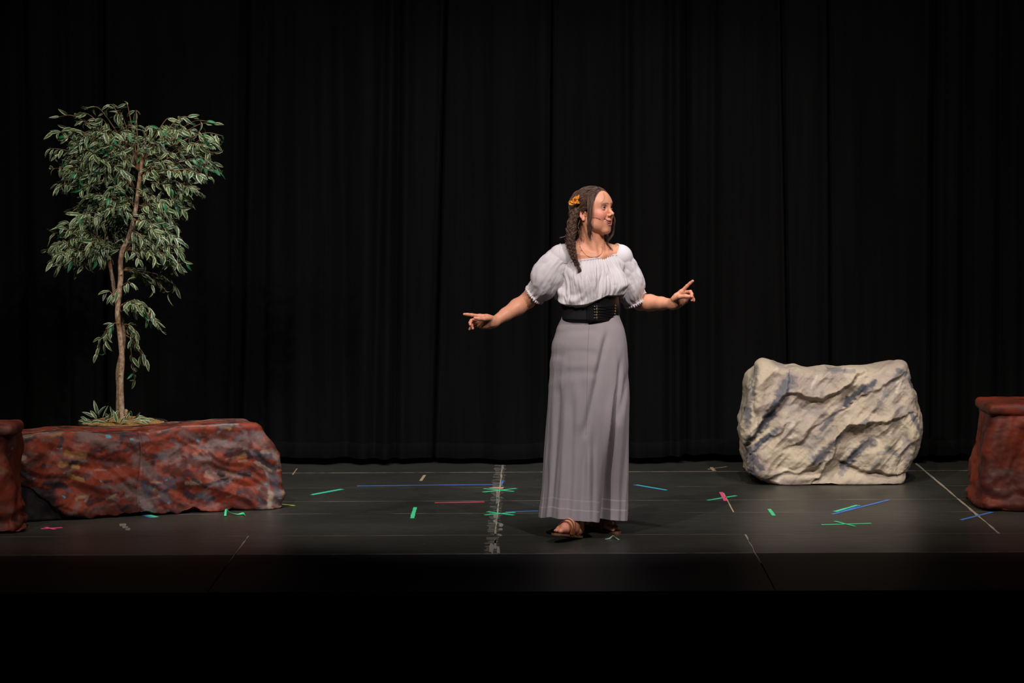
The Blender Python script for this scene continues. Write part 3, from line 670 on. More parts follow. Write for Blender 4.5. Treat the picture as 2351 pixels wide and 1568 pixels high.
def rock_relief(V, N):
    x, y, z = V.T; rel = 0; f = RY + .02; fr = sstep(f + .2, f + .05, y)
    u = x + .030 * fbm(V * 11, 4, 5); v = z + .030 * fbm(V * 11, 4, 6)
    for (x0, z0, x1, z1, w, amp) in REL:
        ba = np.array([x1 - x0, z1 - z0]); t = np.clip(((u - x0) * ba[0] + (v - z0) * ba[1]) / (ba @ ba), 0, 1)
        e = np.hypot(u - x0 - t * ba[0], v - z0 - t * ba[1]) / w
        rel = rel + .6 * amp * np.maximum(0, 1 - e / 2.2)
    for amp, wu, wd_, pts in STEP:
        best = np.full(len(u), 9.0); sg = np.zeros(len(u)); en = np.zeros(len(u))
        for (x0, z0), (x1, z1) in zip(pts[:-1], pts[1:]):
            ba = np.array([x1 - x0, z1 - z0]); t = ((u - x0) * ba[0] + (v - z0) * ba[1]) / (ba @ ba); tc_ = np.clip(t, 0, 1)
            e = np.hypot(u - x0 - tc_ * ba[0], v - z0 - tc_ * ba[1]); m = e < best
            best = np.where(m, e, best); sg = np.where(m, (v - z0) * ba[0] - (u - x0) * ba[1], sg)
        sd_ = np.where(sg > 0, best, -best); k_ = sstep(-.016, .005, sd_)
        rel = rel + .85 * amp * (k_ * np.exp(-np.maximum(sd_, 0) / wu) - (1 - k_) * np.exp(-np.maximum(-sd_, 0) / wd_))
    D = np.stack([(x + z) * .75, y, (z - x) * 1.3], 1)
    D2 = np.stack([(x + z) * .45, y * .7, (z - x) * 1.5], 1)
    cr = 0.040 * crumple(D, 3, 3.0, 41, .8) + 0.020 * crumple(D2, 3, 6.0, 43, .7) + (.35 + .65 * fr) * (0.022 * (0.25 - np.abs(vnoise(D2 * 7 + 3, 61))) + 0.011 * (0.25 - np.abs(vnoise(D2 * 15 + 7, 62))) + 0.0045 * (0.25 - np.abs(vnoise(D * 34, 63))) + 0.002 * (0.25 - np.abs(vnoise(V * 70, 64))))
    hz_ = sstep(rz(838), rz(870), z)
    lowk = sstep(0.0, .07, z)                      # the paper lies close to the floor at the foot
    V = V + N * ((rel * fr + cr * (0.35 + 0.65 * hz_)) * (.25 + .75 * lowk))[:, None]
    V[:, 2] = np.maximum(V[:, 2], 0.0015); return V
V, Fq = nets(rock_sdf, (rx(1670), RY - .12, -.01), (rx(2165), RY + .62, rz(800)), 0.0044)
V = relax(V, Fq, 2); V = rock_relief(V, vnormals(V, Fq)); V = relax(V, Fq, 1, .35)
kx = RS; P2 = np.stack([(V[:, 0] - RC[0]), V[:, 2]], 1); P2[:, 0] += 0.5 * np.clip(V[:, 1] - RY - .12, 0, 1) * np.sign(P2[:, 0])
nz = fbm(V * np.array([5, 5, 7]), 4, 51)[:, None]
CRM = np.array((0.465, 0.385, 0.275)); MAU = np.array((0.31, 0.245, 0.21)); DK = (0.040, 0.042, 0.055); BL_ = (0.135, 0.132, 0.142); WG = (0.27, 0.245, 0.22)
base = CRM + sstep(-.1, .7, nz) * (MAU - CRM)
def rst(x0, y0, x1, y1, w, c, al): return (rx(x0) - RC[0], rz(y0), rx(x1) - RC[0], rz(y1), w * 1.25 / RS, c, min(1, al * 1.1))
its = [rst(1815, 866, 1785, 925, 11, BL_, .85), rst(1800, 880, 1778, 930, 8, BL_, .8), rst(1775, 950, 1718, 1012, 9, DK, .85), rst(1780, 925, 1755, 965, 8, SLATE, .8), rst(1782, 985, 1725, 1035, 6, BL_, .9), rst(1765, 995, 1735, 1020, 4, DK, .8),
       rst(2005, 878, 1985, 895, 7, SLATE, .85), rst(1980, 888, 1940, 928, 7, DK, .85), rst(1945, 915, 1935, 925, 7, DK, .8), rst(1930, 930, 1885, 985, 5, SLATE, .7), rst(1900, 990, 1850, 1020, 10, WG, .6), rst(1925, 1005, 1870, 1050, 7, SLATE, .75), rst(1900, 1035, 1870, 1062, 7, SLATE, .7),
       rst(2000, 1012, 1960, 1040, 11, DK, .75), rst(1965, 1040, 1935, 1068, 10, DK, .85), rst(2062, 852, 2078, 860, 7, BL_, .8), rst(2055, 865, 2032, 905, 7, BL_, .6), rst(2030, 905, 2005, 945, 4, BL_, .6), rst(2092, 950, 2118, 1000, 5, BL_, .8), rst(2090, 870, 2098, 890, 5, SLATE, .8),
       rst(1985, 962, 1975, 972, 4, BL_, .7), rst(1712, 872, 1728, 860, 7, WG, .7), rst(1725, 890, 1712, 960, 8, BL_, .6), rst(1718, 940, 1715, 975, 7, SLATE, .6), rst(1716, 1030, 1730, 1088, 8, SLATE, .7), rst(1728, 1050, 1745, 1075, 7, DK, .7), rst(2035, 1028, 2062, 1046, 6, BL_, .7), rst(2015, 1040, 2040, 1035, 6, WG, .6),
       rst(1930, 1085, 1945, 1070, 8, BL_, .6), rst(1895, 848, 1960, 852, 4, BL_, .45), rst(1910, 856, 1940, 850, 3, BL_, .5), rst(1850, 935, 1880, 945, 8, WG, .5), rst(1800, 930, 1850, 940, 10, WG, .5), rst(1820, 1000, 1800, 990, 10, (.62, .54, .42), .5), rst(2075, 1000, 2090, 1080, 10, (.20, .17, .165), .6), rst(2050, 880, 2060, 1000, 12, (.42, .35, .28), .5)]
r = np.random.default_rng(5)
for k in range(46):
    x, y = r.uniform(1715, 2110), r.uniform(845, 1100); L = r.uniform(8, 34); an = r.normal(-0.9, .3)
    its.append(rst(x, y, x - L * math.cos(an), y - L * math.sin(an), r.uniform(2, 7), (BL_, WG, MAU, (.62, .55, .43))[r.integers(4)], r.uniform(.3, .6)))
M_ROCK = colmat('painted_paper_rock', 0.75, 0.25, 70, 0.10, 0.35, bscale=130, bdist=0.004)
tag(mesh('painted_rock', V, Fq, M_ROCK, col=strokes(P2, base, its, 8, .6, 55)), 'big pale crumpled paper rock with grey blue brush streaks', 'rock')
# ================================================================== POTTED VARIEGATED TREE behind the bench
TY = 14.27
def T_(px, py, dy=0.0): return atn(px, py, TY + dy)
tb = T_(281, 1000); tree = tag(empty('potted_tree', (float(tb[0]), TY, 0)), 'artificial fig tree with cream edged leaves standing in a black pot', 'tree')
def bark():
    m, nt, bs = newmat('pale_bark')
    n1 = noise(nt, geo_pos(nt, (1, 1, 0.55)), 75, 6, 0.75); n2 = noise(nt, geo_pos(nt), 9, 3, 0.5)
    c = ramp(nt, n1, [(0.36, (0.20, 0.105, 0.055)), (0.5, (0.46, 0.32, 0.20)), (0.64, (0.64, 0.51, 0.36))])
    c = mixc(nt, ramp(nt, n2, [(0.56, 0.0), (0.66, 0.8)]), c, (0.27, 0.115, 0.04))
    nt.links.new(c, bs.inputs['Base Color']); bs.inputs['Roughness'].default_value = 0.8
    bump(nt, bs, n1, 0.9, 0.010); return m
M_BARK = bark(); M_TWIG = simple('brown_twig', (0.16, 0.09, 0.04), 0.7, var=0.3)
def leaf_mat(name, mid, edge, plain=False):
    m, nt, bs = newmat(name); at_ = nd(nt, 'Attribute', {'attribute_name': 'st'}); sp = nd(nt, 'SeparateXYZ', Vector=at_.outputs['Vector'])
    v = math_(nt, 'ABSOLUTE', sp.outputs[1]); nz = noise(nt, geo_pos(nt), 90, 3, 0.6); nz2 = noise(nt, geo_pos(nt), 14, 2, 0.5)
    g = mixc(nt, nz2, tuple(x * .6 for x in mid), tuple(x * 1.45 for x in mid))
    if plain: c = g
    else:
        e = math_(nt, 'ADD', v, math_(nt, 'MULTIPLY', math_(nt, 'SUBTRACT', nz, 0.5), 0.75))
        k = ramp(nt, e, [(0.64, 0.0), (0.80, 1.0)]); rib = ramp(nt, v, [(0.0, 0.35), (0.07, 0.0)])
        c = mixc(nt, k, g, edge); c = mixc(nt, rib, c, tuple(x * .7 for x in edge))
    nt.links.new(c, bs.inputs['Base Color']); bs.inputs['Roughness'].default_value = 0.42; bs.inputs['Specular IOR Level'].default_value = 0.4
    return m
M_LEAF = [leaf_mat('variegated_leaf', (0.034, 0.100, 0.030), (0.62, 0.62, 0.38)), leaf_mat('variegated_leaf_dark', (0.026, 0.080, 0.036), (0.54, 0.57, 0.38)), leaf_mat('plain_green_leaf', (0.02, 0.15, 0.055), (0, 0, 0), True)]
tr = np.random.default_rng(23)
LR = 7
def leaf_geo(curl, fold, width, twist):
    t = np.linspace(0, 1, LR); vs_ = np.array([-1, -.55, 0, .55, 1]); w = width * 2.0 * t ** .62 * (1 - t) ** .92; w[0] = 0.015; w[-1] = 0.003
    ang = curl * t; x = np.cumsum(np.concatenate([[0], np.cos((ang[1:] + ang[:-1]) / 2)])) / (LR - 1); z = -np.cumsum(np.concatenate([[0], np.sin((ang[1:] + ang[:-1]) / 2)])) / (LR - 1)
    V, st = [], []
    for k in range(LR):
        for v in vs_:
            yy = v * w[k]; zz = z[k] + fold * abs(v) * w[k]; a = twist * t[k]
            V.append((x[k], yy * math.cos(a) - (zz - z[k]) * math.sin(a), z[k] + yy * math.sin(a) + (zz - z[k]) * math.cos(a))); st.append((t[k], v))
    return np.array(V), np.array(st)
LVAR = [leaf_geo(c, f, w, tw) for c, f, w, tw in ((.5, .35, .20, .2), (1.1, .5, .18, -.3), (-.3, .4, .21, .3), (1.5, .3, .17, .5), (.2, .6, .19, -.5), (.9, .2, .22, .0), (1.9, .5, .16, -.2))]
LQ = grid_faces(5, LR)
LME = []
for k, (V, st) in enumerate(LVAR):
    row = []
    for mt in M_LEAF:
        o = mesh('leaf', V, LQ, mt, uv=st); row.append(o.data); bpy.data.objects.remove(o)
    LME.append(row)
LEAVES = []      # (matrix 3x3*scale, pos, variant, material, depth)
def add_leaf(p, d, up, L, plain=None):
    d = d / np.linalg.norm(d); y = np.cross(up, d); y /= max(np.linalg.norm(y), 1e-6); z = np.cross(d, y)
    mi = 2 if (tr.random() < .055 if plain is None else plain) else (0 if tr.random() < .6 else 1)
    LEAVES.append((np.stack([d, y, z], 1) * L, p, int(tr.integers(len(LVAR))), mi))
main_px = [(281, 967), (279, 930), (277.5, 870), (280, 820), (275, 762), (270, 722), (273, 680), (277, 640), (277, 600), (281, 575), (292, 553), (303, 520), (313, 470), (320, 420), (326, 368), (325, 354)]
MP = catmull([T_(x, y, -.02) for x, y in main_px], 120)
rad = np.interp(np.linspace(0, 1, 120), [0, .05, .5, 1], [.0180, .0148, .0140, .0110]) * (1 + .07 * fbm(MP * 22, 3, 2)) + .004 * np.exp(-((np.linspace(0, 1, 120) - .405) / .01) ** 2)
trunk = mesh('trunk', *tube(MP, rad, 14), M_BARK, tree)
sec_px = [(271, 962), (273, 900), (272, 850), (282, 800), (284, 765), (275, 720), (266, 690), (259, 645), (251, 600), (244, 545), (241, 480), (240, 415)]
SP = catmull([T_(x, y, .035) for x, y in sec_px], 90)
mesh('trunk', *tube(SP, np.linspace(.0145, .009, 90) * (1 + .07 * fbm(SP * 25, 2, 4)), 12), M_BARK, tree)
for (x, y, d) in ((276, 860, -.036), (272, 742, -.036), (281, 700, -.035), (279, 630, -.036), (325, 400, -.032)):      # knots
    c = T_(x, y, d + .004); n = 10; th = np.linspace(0, 2 * np.pi, n, endpoint=False)
    P = np.array([c - np.array([0, .010, 0]), c + np.array([0, .006, 0])]); mesh('knot', *tube(P, [.0035, .0065], n), M_BARK, trunk)
P = catmull([T_(287, 957, .0), T_(288, 948, .0), T_(289.5, 940, -.005)], 8); mesh('stump', *tube(P, [.011, .012, .013, .0135, .013, .013, .012, .006], 10), M_BARK, tree)
FINE = []
def spray(root, tip, dy, n, rise=18, root_dy=-.02, L=.061, droop=1.0, bare=.22, side=1.0, fine=False):
    a = T_(*root, root_dy); b = T_(*tip, dy); m = (a + b) / 2 + np.array([0, 0, rise / 431.0])
    P = catmull([a, (a * .45 + m * .55) * 1.0, m * .5 + b * .5 + np.array([0, 0, rise / 431 * .35]), b], 22)
    if fine: FINE.append(tube(P[::3], np.linspace(.0018, .0010, 8), 4))
    else: mesh('twig', *tube(P, np.linspace(.0042, .0014, 22), 5), M_TWIG, tree)
    T, A, B = frames(P)
    for k in range(n):
        u = bare + (1 - bare) * (k + tr.uniform(0, .8)) / n; i = min(21, int(u * 21)); p = P[i]
        s = 1 if k % 2 else -1; lat = np.array([A[i][0], A[i][1], A[i][2]]); th = tr.uniform(-.9, .9)
        lat = (math.cos(th) * A[i] + math.sin(th) * B[i]) * s * side
        d = T[i] * tr.uniform(.35, .9) + lat * tr.uniform(.4, 1.0) + np.array([0, -.18, -droop * tr.uniform(.1, .95)]) + .25 * tr.standard_normal(3)
        if u > .93: d = T[i] + .3 * tr.standard_normal(3) + np.array([0, 0, -.3 * droop])
        up = np.array([0, -.75, .55]) + .55 * tr.standard_normal(3)
        stem = p + d / np.linalg.norm(d) * .006
        add_leaf(stem, d, up, L * tr.uniform(.78, 1.2))
SPR = []
S = lambda *a, **k: SPR.append((a, k))
# crown, upper left
for tip, dy, n in (((205, 246), -.02, 14), ((246, 240), .05, 13), ((268, 262), -.1, 13), ((287, 238), 0, 8), ((312, 255), .06, 8), ((172, 262), .0, 8), ((133, 268), .05, 8), ((150, 292), -.1, 15), ((118, 300), .03, 13), ((112, 340), -.05, 14), ((118, 388), .02, 14),
                   ((134, 418), .0, 13), ((160, 330), -.18, 17), ((190, 310), -.22, 17), ((225, 300), -.2, 17), ((250, 330), -.24, 16), ((180, 370), -.15, 17), ((150, 380), .1, 15), ((205, 400), -.12, 16), ((170, 430), .05, 13), ((215, 350), .15, 15), ((265, 300), .15, 13)):
    S((318 if tip[1] < 320 else 308, 392 if tip[1] < 320 else 430), tip, dy, n, rise=16 if tip[1] > 270 else 34)
# crown, upper right
for tip, dy, n in (((345, 292), -.05, 10), ((372, 300), -.15, 13), ((398, 272), .0, 12), ((437, 268), -.03, 13), ((420, 300), -.15, 15), ((478, 278), .0, 7), ((500, 285), .03, 7), ((512, 312), -.02, 9), ((500, 350), -.08, 13), ((470, 330), -.12, 15), ((505, 395), .0, 14),
                   ((490, 410), -.1, 13), ((460, 400), -.18, 15), ((468, 448), .05, 13), ((440, 440), -.1, 14), ((452, 375), .12, 14), ((415, 400), -.2, 13), ((395, 350), -.2, 14), ((390, 420), .08, 12), ((430, 460), .12, 11)):
    S((326, 372 if tip[1] < 330 else 405), tip, dy, n, rise=24 if tip[1] < 330 else 14)
# middle
for rt, tip, dy, n in (((312, 470), (235, 460), -.15, 15), ((312, 470), (190, 460), -.05, 15), ((306, 505), (165, 480), .03, 14), ((306, 505), (215, 500), -.2, 15), ((306, 505), (252, 480), -.22, 14), ((243, 520), (180, 515), -.15, 14), ((310, 480), (262, 430), -.15, 13), ((315, 450), (390, 490), -.12, 12), ((312, 470), (408, 520), -.05, 14), ((312, 480), (375, 470), .1, 12), ((306, 510), (352, 520), -.15, 12), ((306, 510), (440, 470), .06, 10),
                       ((243, 520), (230, 440), .0, 14), ((243, 500), (205, 440), .1, 13), ((305, 512), (285, 470), -.1, 10), ((300, 530), (330, 560), -.14, 12)):
    S(rt, tip, dy, n, rise=14)
# lower left lobe
for tip, dy, n in (((104, 575), .1, 15), ((118, 600), -.05, 16), ((128, 622), -.1, 12), ((150, 560), -.12, 15), ((112, 545), .06, 13), ((140, 520), .0, 14), ((165, 600), -.15, 14), ((190, 612), -.05, 12), ((175, 625), .08, 10), ((205, 570), -.18, 15), ((185, 545), -.08, 14), ((222, 600), -.1, 12), ((230, 560), .12, 12), ((250, 610), .1, 10)):
    S((256, 590) if tip[1] > 560 else (250, 575), tip, dy, n, rise=24)
# lower right lobe
for tip, dy, n in (((432, 605), -.02, 13), ((415, 580), -.1, 14), ((425, 560), .08, 11), ((405, 548), -.12, 13), ((380, 575), -.18, 14), ((360, 600), -.15, 13), ((400, 620), .05, 12), ((345, 580), .1, 11), ((340, 555), -.1, 12), ((320, 600), -.12, 11), ((370, 545), .1, 11)):
    S((284, 580), tip, dy, n, rise=20)
for tip, dy, n in (((408, 662), .12, 11), ((388, 678), .06, 11), ((352, 660), .02, 11), ((330, 640), .1, 9), ((370, 650), .15, 9)):
    S((279, 620), tip, dy, n, rise=20)
# low clumps on the stem
for tip, dy, n, ri in [(t, d, n, 20) for t, d, n in (((330, 706), -.1, 13), ((352, 722), -.12, 13), ((372, 758), -.05, 12), ((345, 740), -.02, 11), ((318, 712), -.16, 11), ((360, 745), .06, 9))]:
    S((276, 705), tip, dy, n, rise=ri)
for rt, tip, dy, n, ri in (((270, 740), (222, 815), .0, 13, 26), ((268, 742), (240, 795), -.06, 10, 22), ((286, 745), (325, 825), .02, 12, 18), ((286, 745), (318, 780), -.06, 9, 16), ((290, 770), (340, 838), .0, 9, 14), ((300, 800), (309, 872), .05, 7, 4), ((268, 690), (243, 668), -.03, 5, 8), ((276, 660), (250, 690), -.05, 5, 8), ((278, 660), (300, 650), -.1, 6, 6)):
    S(rt, tip, dy, n, rise=ri, droop=1.6)
for a, k in SPR: spray(*a, **k)
def inside(p, poly):
    c = False
    for (x0, y0), (x1, y1) in zip(poly, poly[1:] + poly[:1]):
        if (y0 > p[1]) != (y1 > p[1]) and p[0] < (x1 - x0) * (p[1] - y0) / (y1 - y0) + x0: c = not c
    return c
for poly, hub, cnt in (([(122, 300), (185, 262), (285, 255), (322, 300), (425, 275), (500, 305), (495, 400), (440, 455), (390, 470), (310, 500), (180, 490), (122, 410)], (310, 420), 118), ([(135, 330), (300, 300), (300, 480), (150, 440)], (300, 420), 40), ([(165, 430), (300, 430), (300, 550), (150, 530)], (300, 500), 40), ([(315, 440), (440, 440), (425, 500), (400, 560), (300, 560)], (308, 500), 34), ([(118, 560), (165, 510), (262, 520), (268, 600), (200, 620), (130, 612)], (255, 575), 44), ([(285, 520), (395, 500), (418, 560), (415, 612), (340, 612), (290, 590)], (284, 565), 36)):
    k = 0
    while k < cnt:
        p = (tr.uniform(100, 520), tr.uniform(240, 640))
        if not inside(p, poly) or (abs(p[0] - 318) < 14 and 360 < p[1] < 520 and tr.random() < .8): continue
        k += 1; dy = tr.normal(.04, .13); v_ = np.array(hub, float) - p; L0 = max(np.linalg.norm(v_), 1); f_ = min(.8, 55 / L0); rt = np.array(p) + v_ * f_ + tr.normal(0, 8, 2)
        if p[0] > 260 and p[0] < 345 and 350 < p[1] < 600: dy = abs(dy) + .03
        spray(tuple(rt), p, dy, 10, rise=6, root_dy=dy * .6, bare=.05, fine=True)
tag(mesh('fine_twigs', *join(FINE), M_TWIG, tree), kind='stuff')
# pot, moss and the leaves stuck around the stem
PC = np.array([T_(283, 980)[0], TY, 0.0]); th = np.linspace(0, 2 * np.pi, 48, endpoint=False)
prof = [(.01, .003), (.155, .003), (.162, .012), (.215, .33), (.222, .385), (.236, .392), (.240, .410), (.236, .420), (.226, .418), (.222, .395), (.15, .392), (.01, .392)]
V = np.concatenate([np.stack([PC[0] + r_ * np.cos(th), PC[1] + r_ * np.sin(th), th * 0 + z_], 1) for r_, z_ in prof])
mesh('pot', V, np.concatenate([grid_faces(48, len(prof), True)]), simple('black_plastic', (0.02, 0.019, 0.017), 0.5, 0.4, var=0.2), tree)
nr, na = 26, 90; rr = np.linspace(.004, .2215, nr); aa_ = np.linspace(0, 2 * np.pi, na, endpoint=False); R_, A_ = np.meshgrid(rr, aa_, indexing='ij')
Xm = PC[0] + R_ * np.cos(A_); Ym = PC[1] + R_ * np.sin(A_); Pm = np.stack([Xm, Ym, Xm * 0], -1)
Zm = .410 + .034 * (1 - (R_ / .222) ** 2) + .010 * fbm(Pm * 28, 3, 3) + .006 * crumple(Pm.reshape(-1, 3), 4, 60, 5).reshape(R_.shape)
m, nt, bs = newmat('ochre_moss'); n1 = noise(nt, geo_pos(nt), 120, 5, 0.7); nt.links.new(ramp(nt, n1, [(.3, (.10, .05, .015)), (.5, (.34, .19, .05)), (.75, (.52, .34, .12))]), bs.inputs['Base Color']); bs.inputs['Roughness'].default_value = .95; bump(nt, bs, n1, .8, .01)
tag(mesh('moss', np.stack([Xm, Ym, Zm], -1).reshape(-1, 3), grid_faces(na, nr, True), m, tree), kind='stuff')
for (x, y, dx, dz, dy, L) in ((208, 966, -.9, .25, -.10, .07), (200, 968, -.5, .6, -.12, .06), (222, 962, -.4, .9, -.08, .075), (228, 958, .1, 1, -.06, .085), (236, 960, .5, .8, -.1, .075), (240, 964, .8, .5, -.14, .07), (215, 958, -.8, .6, -.02, .07), (224, 950, -.15, 1, -.03, .08), (232, 968, -.9, .1, -.18, .07), (248, 968, .3, .9, -.14, .065), (256, 966, .9, .4, -.12, .06), (262, 962, .2, 1, -.06, .075),
                               (252, 960, -.6, .7, -.02, .06), (268, 970, -.2, 1, -.17, .07), (243, 972, -.9, .2, -.2, .06), (210, 972, -.8, .3, -.18, .06), (276, 972, .5, .9, -.18, .055), (262, 955, -.3, 1, .0, .06),
                               (306, 962, .9, .3, -.08, .06), (312, 960, .8, .5, -.04, .06), (320, 962, .9, .1, -.1, .06), (326, 962, .9, -.05, -.06, .055), (316, 968, .9, .2, -.16, .055), (330, 966, .8, -.2, -.12, .05), (304, 968, .6, .4, -.16, .05), (296, 970, -.7, .5, -.18, .05), (334, 963, .9, .1, -.02, .05), (290, 966, .3, .9, -.1, .05)):
    p = T_(x, y, dy); p[2] = max(p[2], .425); add_leaf(p, np.array([dx, -.35 + .2 * tr.standard_normal(), dz]), np.array([0, -.8, .5]) + .3 * tr.standard_normal(3), L, plain=False)
Q = catmull([T_(286, 958, -.03), T_(289, 953, -.045), T_(292, 957, -.05), T_(296, 954, -.05), T_(291, 962, -.06)], 14); T, A, B = frames(Q)
V = np.concatenate([Q - A * .009, Q + A * .009]); q = np.array([[k, k + 1, 15 + k, 14 + k] for k in range(13)]); V2, F2 = thicken(V, q, vnormals(V, q), .0015)
tag(mesh('ribbon', V2, F2, simple('red_ribbon', (.45, .012, .01), .5), tree), 'small red ribbon at the foot of the stem')
for pts in ([(285, 960), (300, 944), (303, 958), (298, 966)],):
    mesh('twig', *tube(catmull([T_(x, y, -.06) for x, y in pts], 14), .0022, 5), simple('green_stem', (.05, .11, .03), .5), tree)
# 300 nearest leaves are objects, the rest one mass of foliage
order = sorted(range(len(LEAVES)), key=lambda i: LEAVES[i][1][1])
inv = Matrix.Translation(-Vector(tree.location))
for i in order[:300]:
    R3, p, vi, mi = LEAVES[i]; o = bpy.data.objects.new('leaf', LME[vi][mi]); COL.objects.link(o); o.parent = tree; o.matrix_parent_inverse = inv
    Mx = Matrix.Identity(4)
    for a in range(3):
        for b in range(3): Mx[a][b] = R3[a, b]
        Mx[a][3] = p[a]
    o.matrix_basis = Mx
Vs, Fs, Ss, Ms = [], [], [], []; o_ = 0
for i in order[300:]:
    R3, p, vi, mi = LEAVES[i]; V, st = LVAR[vi]; Vs.append(V @ R3.T + p); Fs.append(LQ + o_); Ss.append(st); Ms += [mi] * len(LQ); o_ += len(V)
fo = mesh('foliage', np.concatenate(Vs), np.concatenate(Fs), M_LEAF[0], tree, uv=np.concatenate(Ss)); tag(fo, kind='stuff')
for mt in M_LEAF[1:]: fo.data.materials.append(mt)
fo.data.polygons.foreach_set('material_index', np.array(Ms, dtype=np.int32))
print('leaves', len(LEAVES))
# ================================================================== THE WOMAN
PY = 12.88
def J(px, py, dy=0.0): return atn(px, py, PY + dy)
ORG = np.array(J(1355, 700))                          # distances are taken near the figure, in single precision
class Sdf:
    """ordered list of smooth-blended primitives, culled per block"""
    def __init__(s): s.p = []
    def ell(s, c, r, R=None, k=.01, op='+'):
        r = np.asarray(r, float); m = r.max() + 1.5 * k + .03; c = np.asarray(c, float)
        s.p.append((c - m, c + m, lambda P, c=c - ORG, r=r, R=R: sd_ell(P, c, r, R), k, op)); return s
    def cone(s, a, b, ra, rb, k=.01, op='+'):
        a = np.asarray(a, float); b = np.asarray(b, float); m = max(ra, rb) + 1.5 * k + .03
        s.p.append((np.minimum(a, b) - m, np.maximum(a, b) + m, lambda P, a=a - ORG, b=b - ORG: sd_cone(P, a, b, ra, rb), k, op)); return s
    def freeze(s): s.lo = np.array([p[0] for p in s.p]); s.hi = np.array([p[1] for p in s.p]); return s
    def __call__(s, P, lo=None, hi=None):
        if lo is None: sel = range(len(s.p))
        else: sel = np.where(((s.lo < hi) & (s.hi > lo)).all(1))[0]
        d = None; P = (np.asarray(P) - ORG).astype(np.float32)
        for i in sel:
            _, _, f, k, op = s.p[i]
            if op == '+': e = f(P); d = e if d is None else smin(d, e, k)
            elif d is not None: e = f(P); d = -smin(-d, e, k)
        return d
# ---------------------------------------------------------------- frames
hy, hp = math.radians(56), math.radians(12)
HF = np.array([math.sin(hy) * math.cos(hp), -math.cos(hy) * math.cos(hp), math.sin(hp)]); HL = np.array([math.cos(hy), math.sin(hy), 0]); HU = np.cross(HF, HL)
HR = np.stack([HF, HL, HU]); HO = J(1362.5, 493, .0)
def hw(x, y, z): return HO + HF * x + HL * y + HU * z
tau = math.radians(25); TF = np.array([math.sin(tau), -math.cos(tau), 0]); TL = np.array([math.cos(tau), math.sin(tau), 0]); TU = np.array([0, 0, 1.0]); TR = np.stack([TF, TL, TU])
# ---------------------------------------------------------------- torso (also used to fit the clothes)
torso = Sdf()
SR = J(1286, 590, -.060); SL = J(1425, 590, .060); NB = J(1353, 568, .012)
cz = lambda py: float(J(1355, py)[2])
def tc(px, py, f=0.0, l=0.0): return J(px, py) + TF * f + TL * l
torso.ell(tc(1356, 655), (.104, .140, .17), TR, .03)
torso.ell(tc(1356, 612, -.005), (.086, .150, .10), TR, .04)
torso.cone(NB + np.array([0, .01, -.03]), SR, .055, .046, .04); torso.cone(NB + np.array([0, .01, -.03]), SL, .055, .046, .04)
torso.cone(NB, SR + np.array([.02, 0, .012]), .042, .034, .03); torso.cone(NB, SL + np.array([-.02, 0, .012]), .042, .034, .03)
for s in (-1, 1): torso.ell(tc(1357, 644, .072, s * .066), (.052, .062, .060), TR, .035)
torso.ell(tc(1357, 715), (.098, .134, .13), TR, .04)
torso.ell(tc(1354, 800, -.015), (.100, .150, .13), TR, .05)
torso.freeze()
# ---------------------------------------------------------------- whole body
body = Sdf(); body.p += torso.p
# legs
HEEL_R = np.array(fl(1331, 1235)); HEEL_R[2] = 0.0
TOE_R = atn(1272, 1229, HEEL_R[1] - .185)
TOE_L = np.array(fl(1421, 1226)); TOE_L[2] = 0; HEEL_L = TOE_L + np.array([-.125, .195, 0]); HEEL_L[2] = 0
def basis(f, up=(0, 0, 1)):
    f = f / np.linalg.norm(f); s = np.cross(np.array(up, float), f); s /= np.linalg.norm(s); return f, s, np.cross(f, s)
FEET = {}
for nm, heel, toe, inner in (('R', HEEL_R, TOE_R, 1), ('L', HEEL_L, TOE_L, -1)):
    f, s, u = basis(toe - heel); s = s * inner          # s points to the big-toe side
    g = lambda a, b, c, heel=heel, f=f, s=s, u=u: heel + f * a + s * b + u * (c + .012)
    FEET[nm] = (g, f, s, u); k = .015
    body.ell(g(.03, 0, .028), (.034, .029, .029), np.stack([f, s, u]), k)
    body.cone(g(.03, 0, .035), g(.16, .014, .024), .029, .023, k); body.cone(g(.04, 0, .03), g(.15, -.022, .018), .026, .017, k)
    body.cone(g(.045, 0, .09), g(.14, .006, .034), .036, .020, .03)
    for (b0, a1, b1, r0, r1) in ((.026, .222, .028, .0145, .0120), (.008, .212, .010, .0100, .0082), (-.006, .203, -.006, .0092, .0076), (-.019, .192, -.020, .0086, .0072), (-.030, .178, -.032, .0080, .0068)):
        body.cone(g(.160, b0 * .9, .020), g(a1 - .012, b1, .014), r0, r1, .006); body.ell(g(a1 - .006, b1, .011), (r1 * 1.1, r1, r1 * .95), np.stack([f, s, u]), .004)
    ank = g(.045, 0, .085); hip = tc(1354, 830, -.01, -.075 * inner); knee = (ank + hip) / 2 + TF * .01 + np.array([0, 0, .02])
    body.cone(hip, knee, .070, .048, .03); body.cone(knee, (knee * .7 + ank * .3) - TF * .012, .050, .050, .03); body.cone((knee * .7 + ank * .3) - TF * .012, ank, .048, .034, .03)
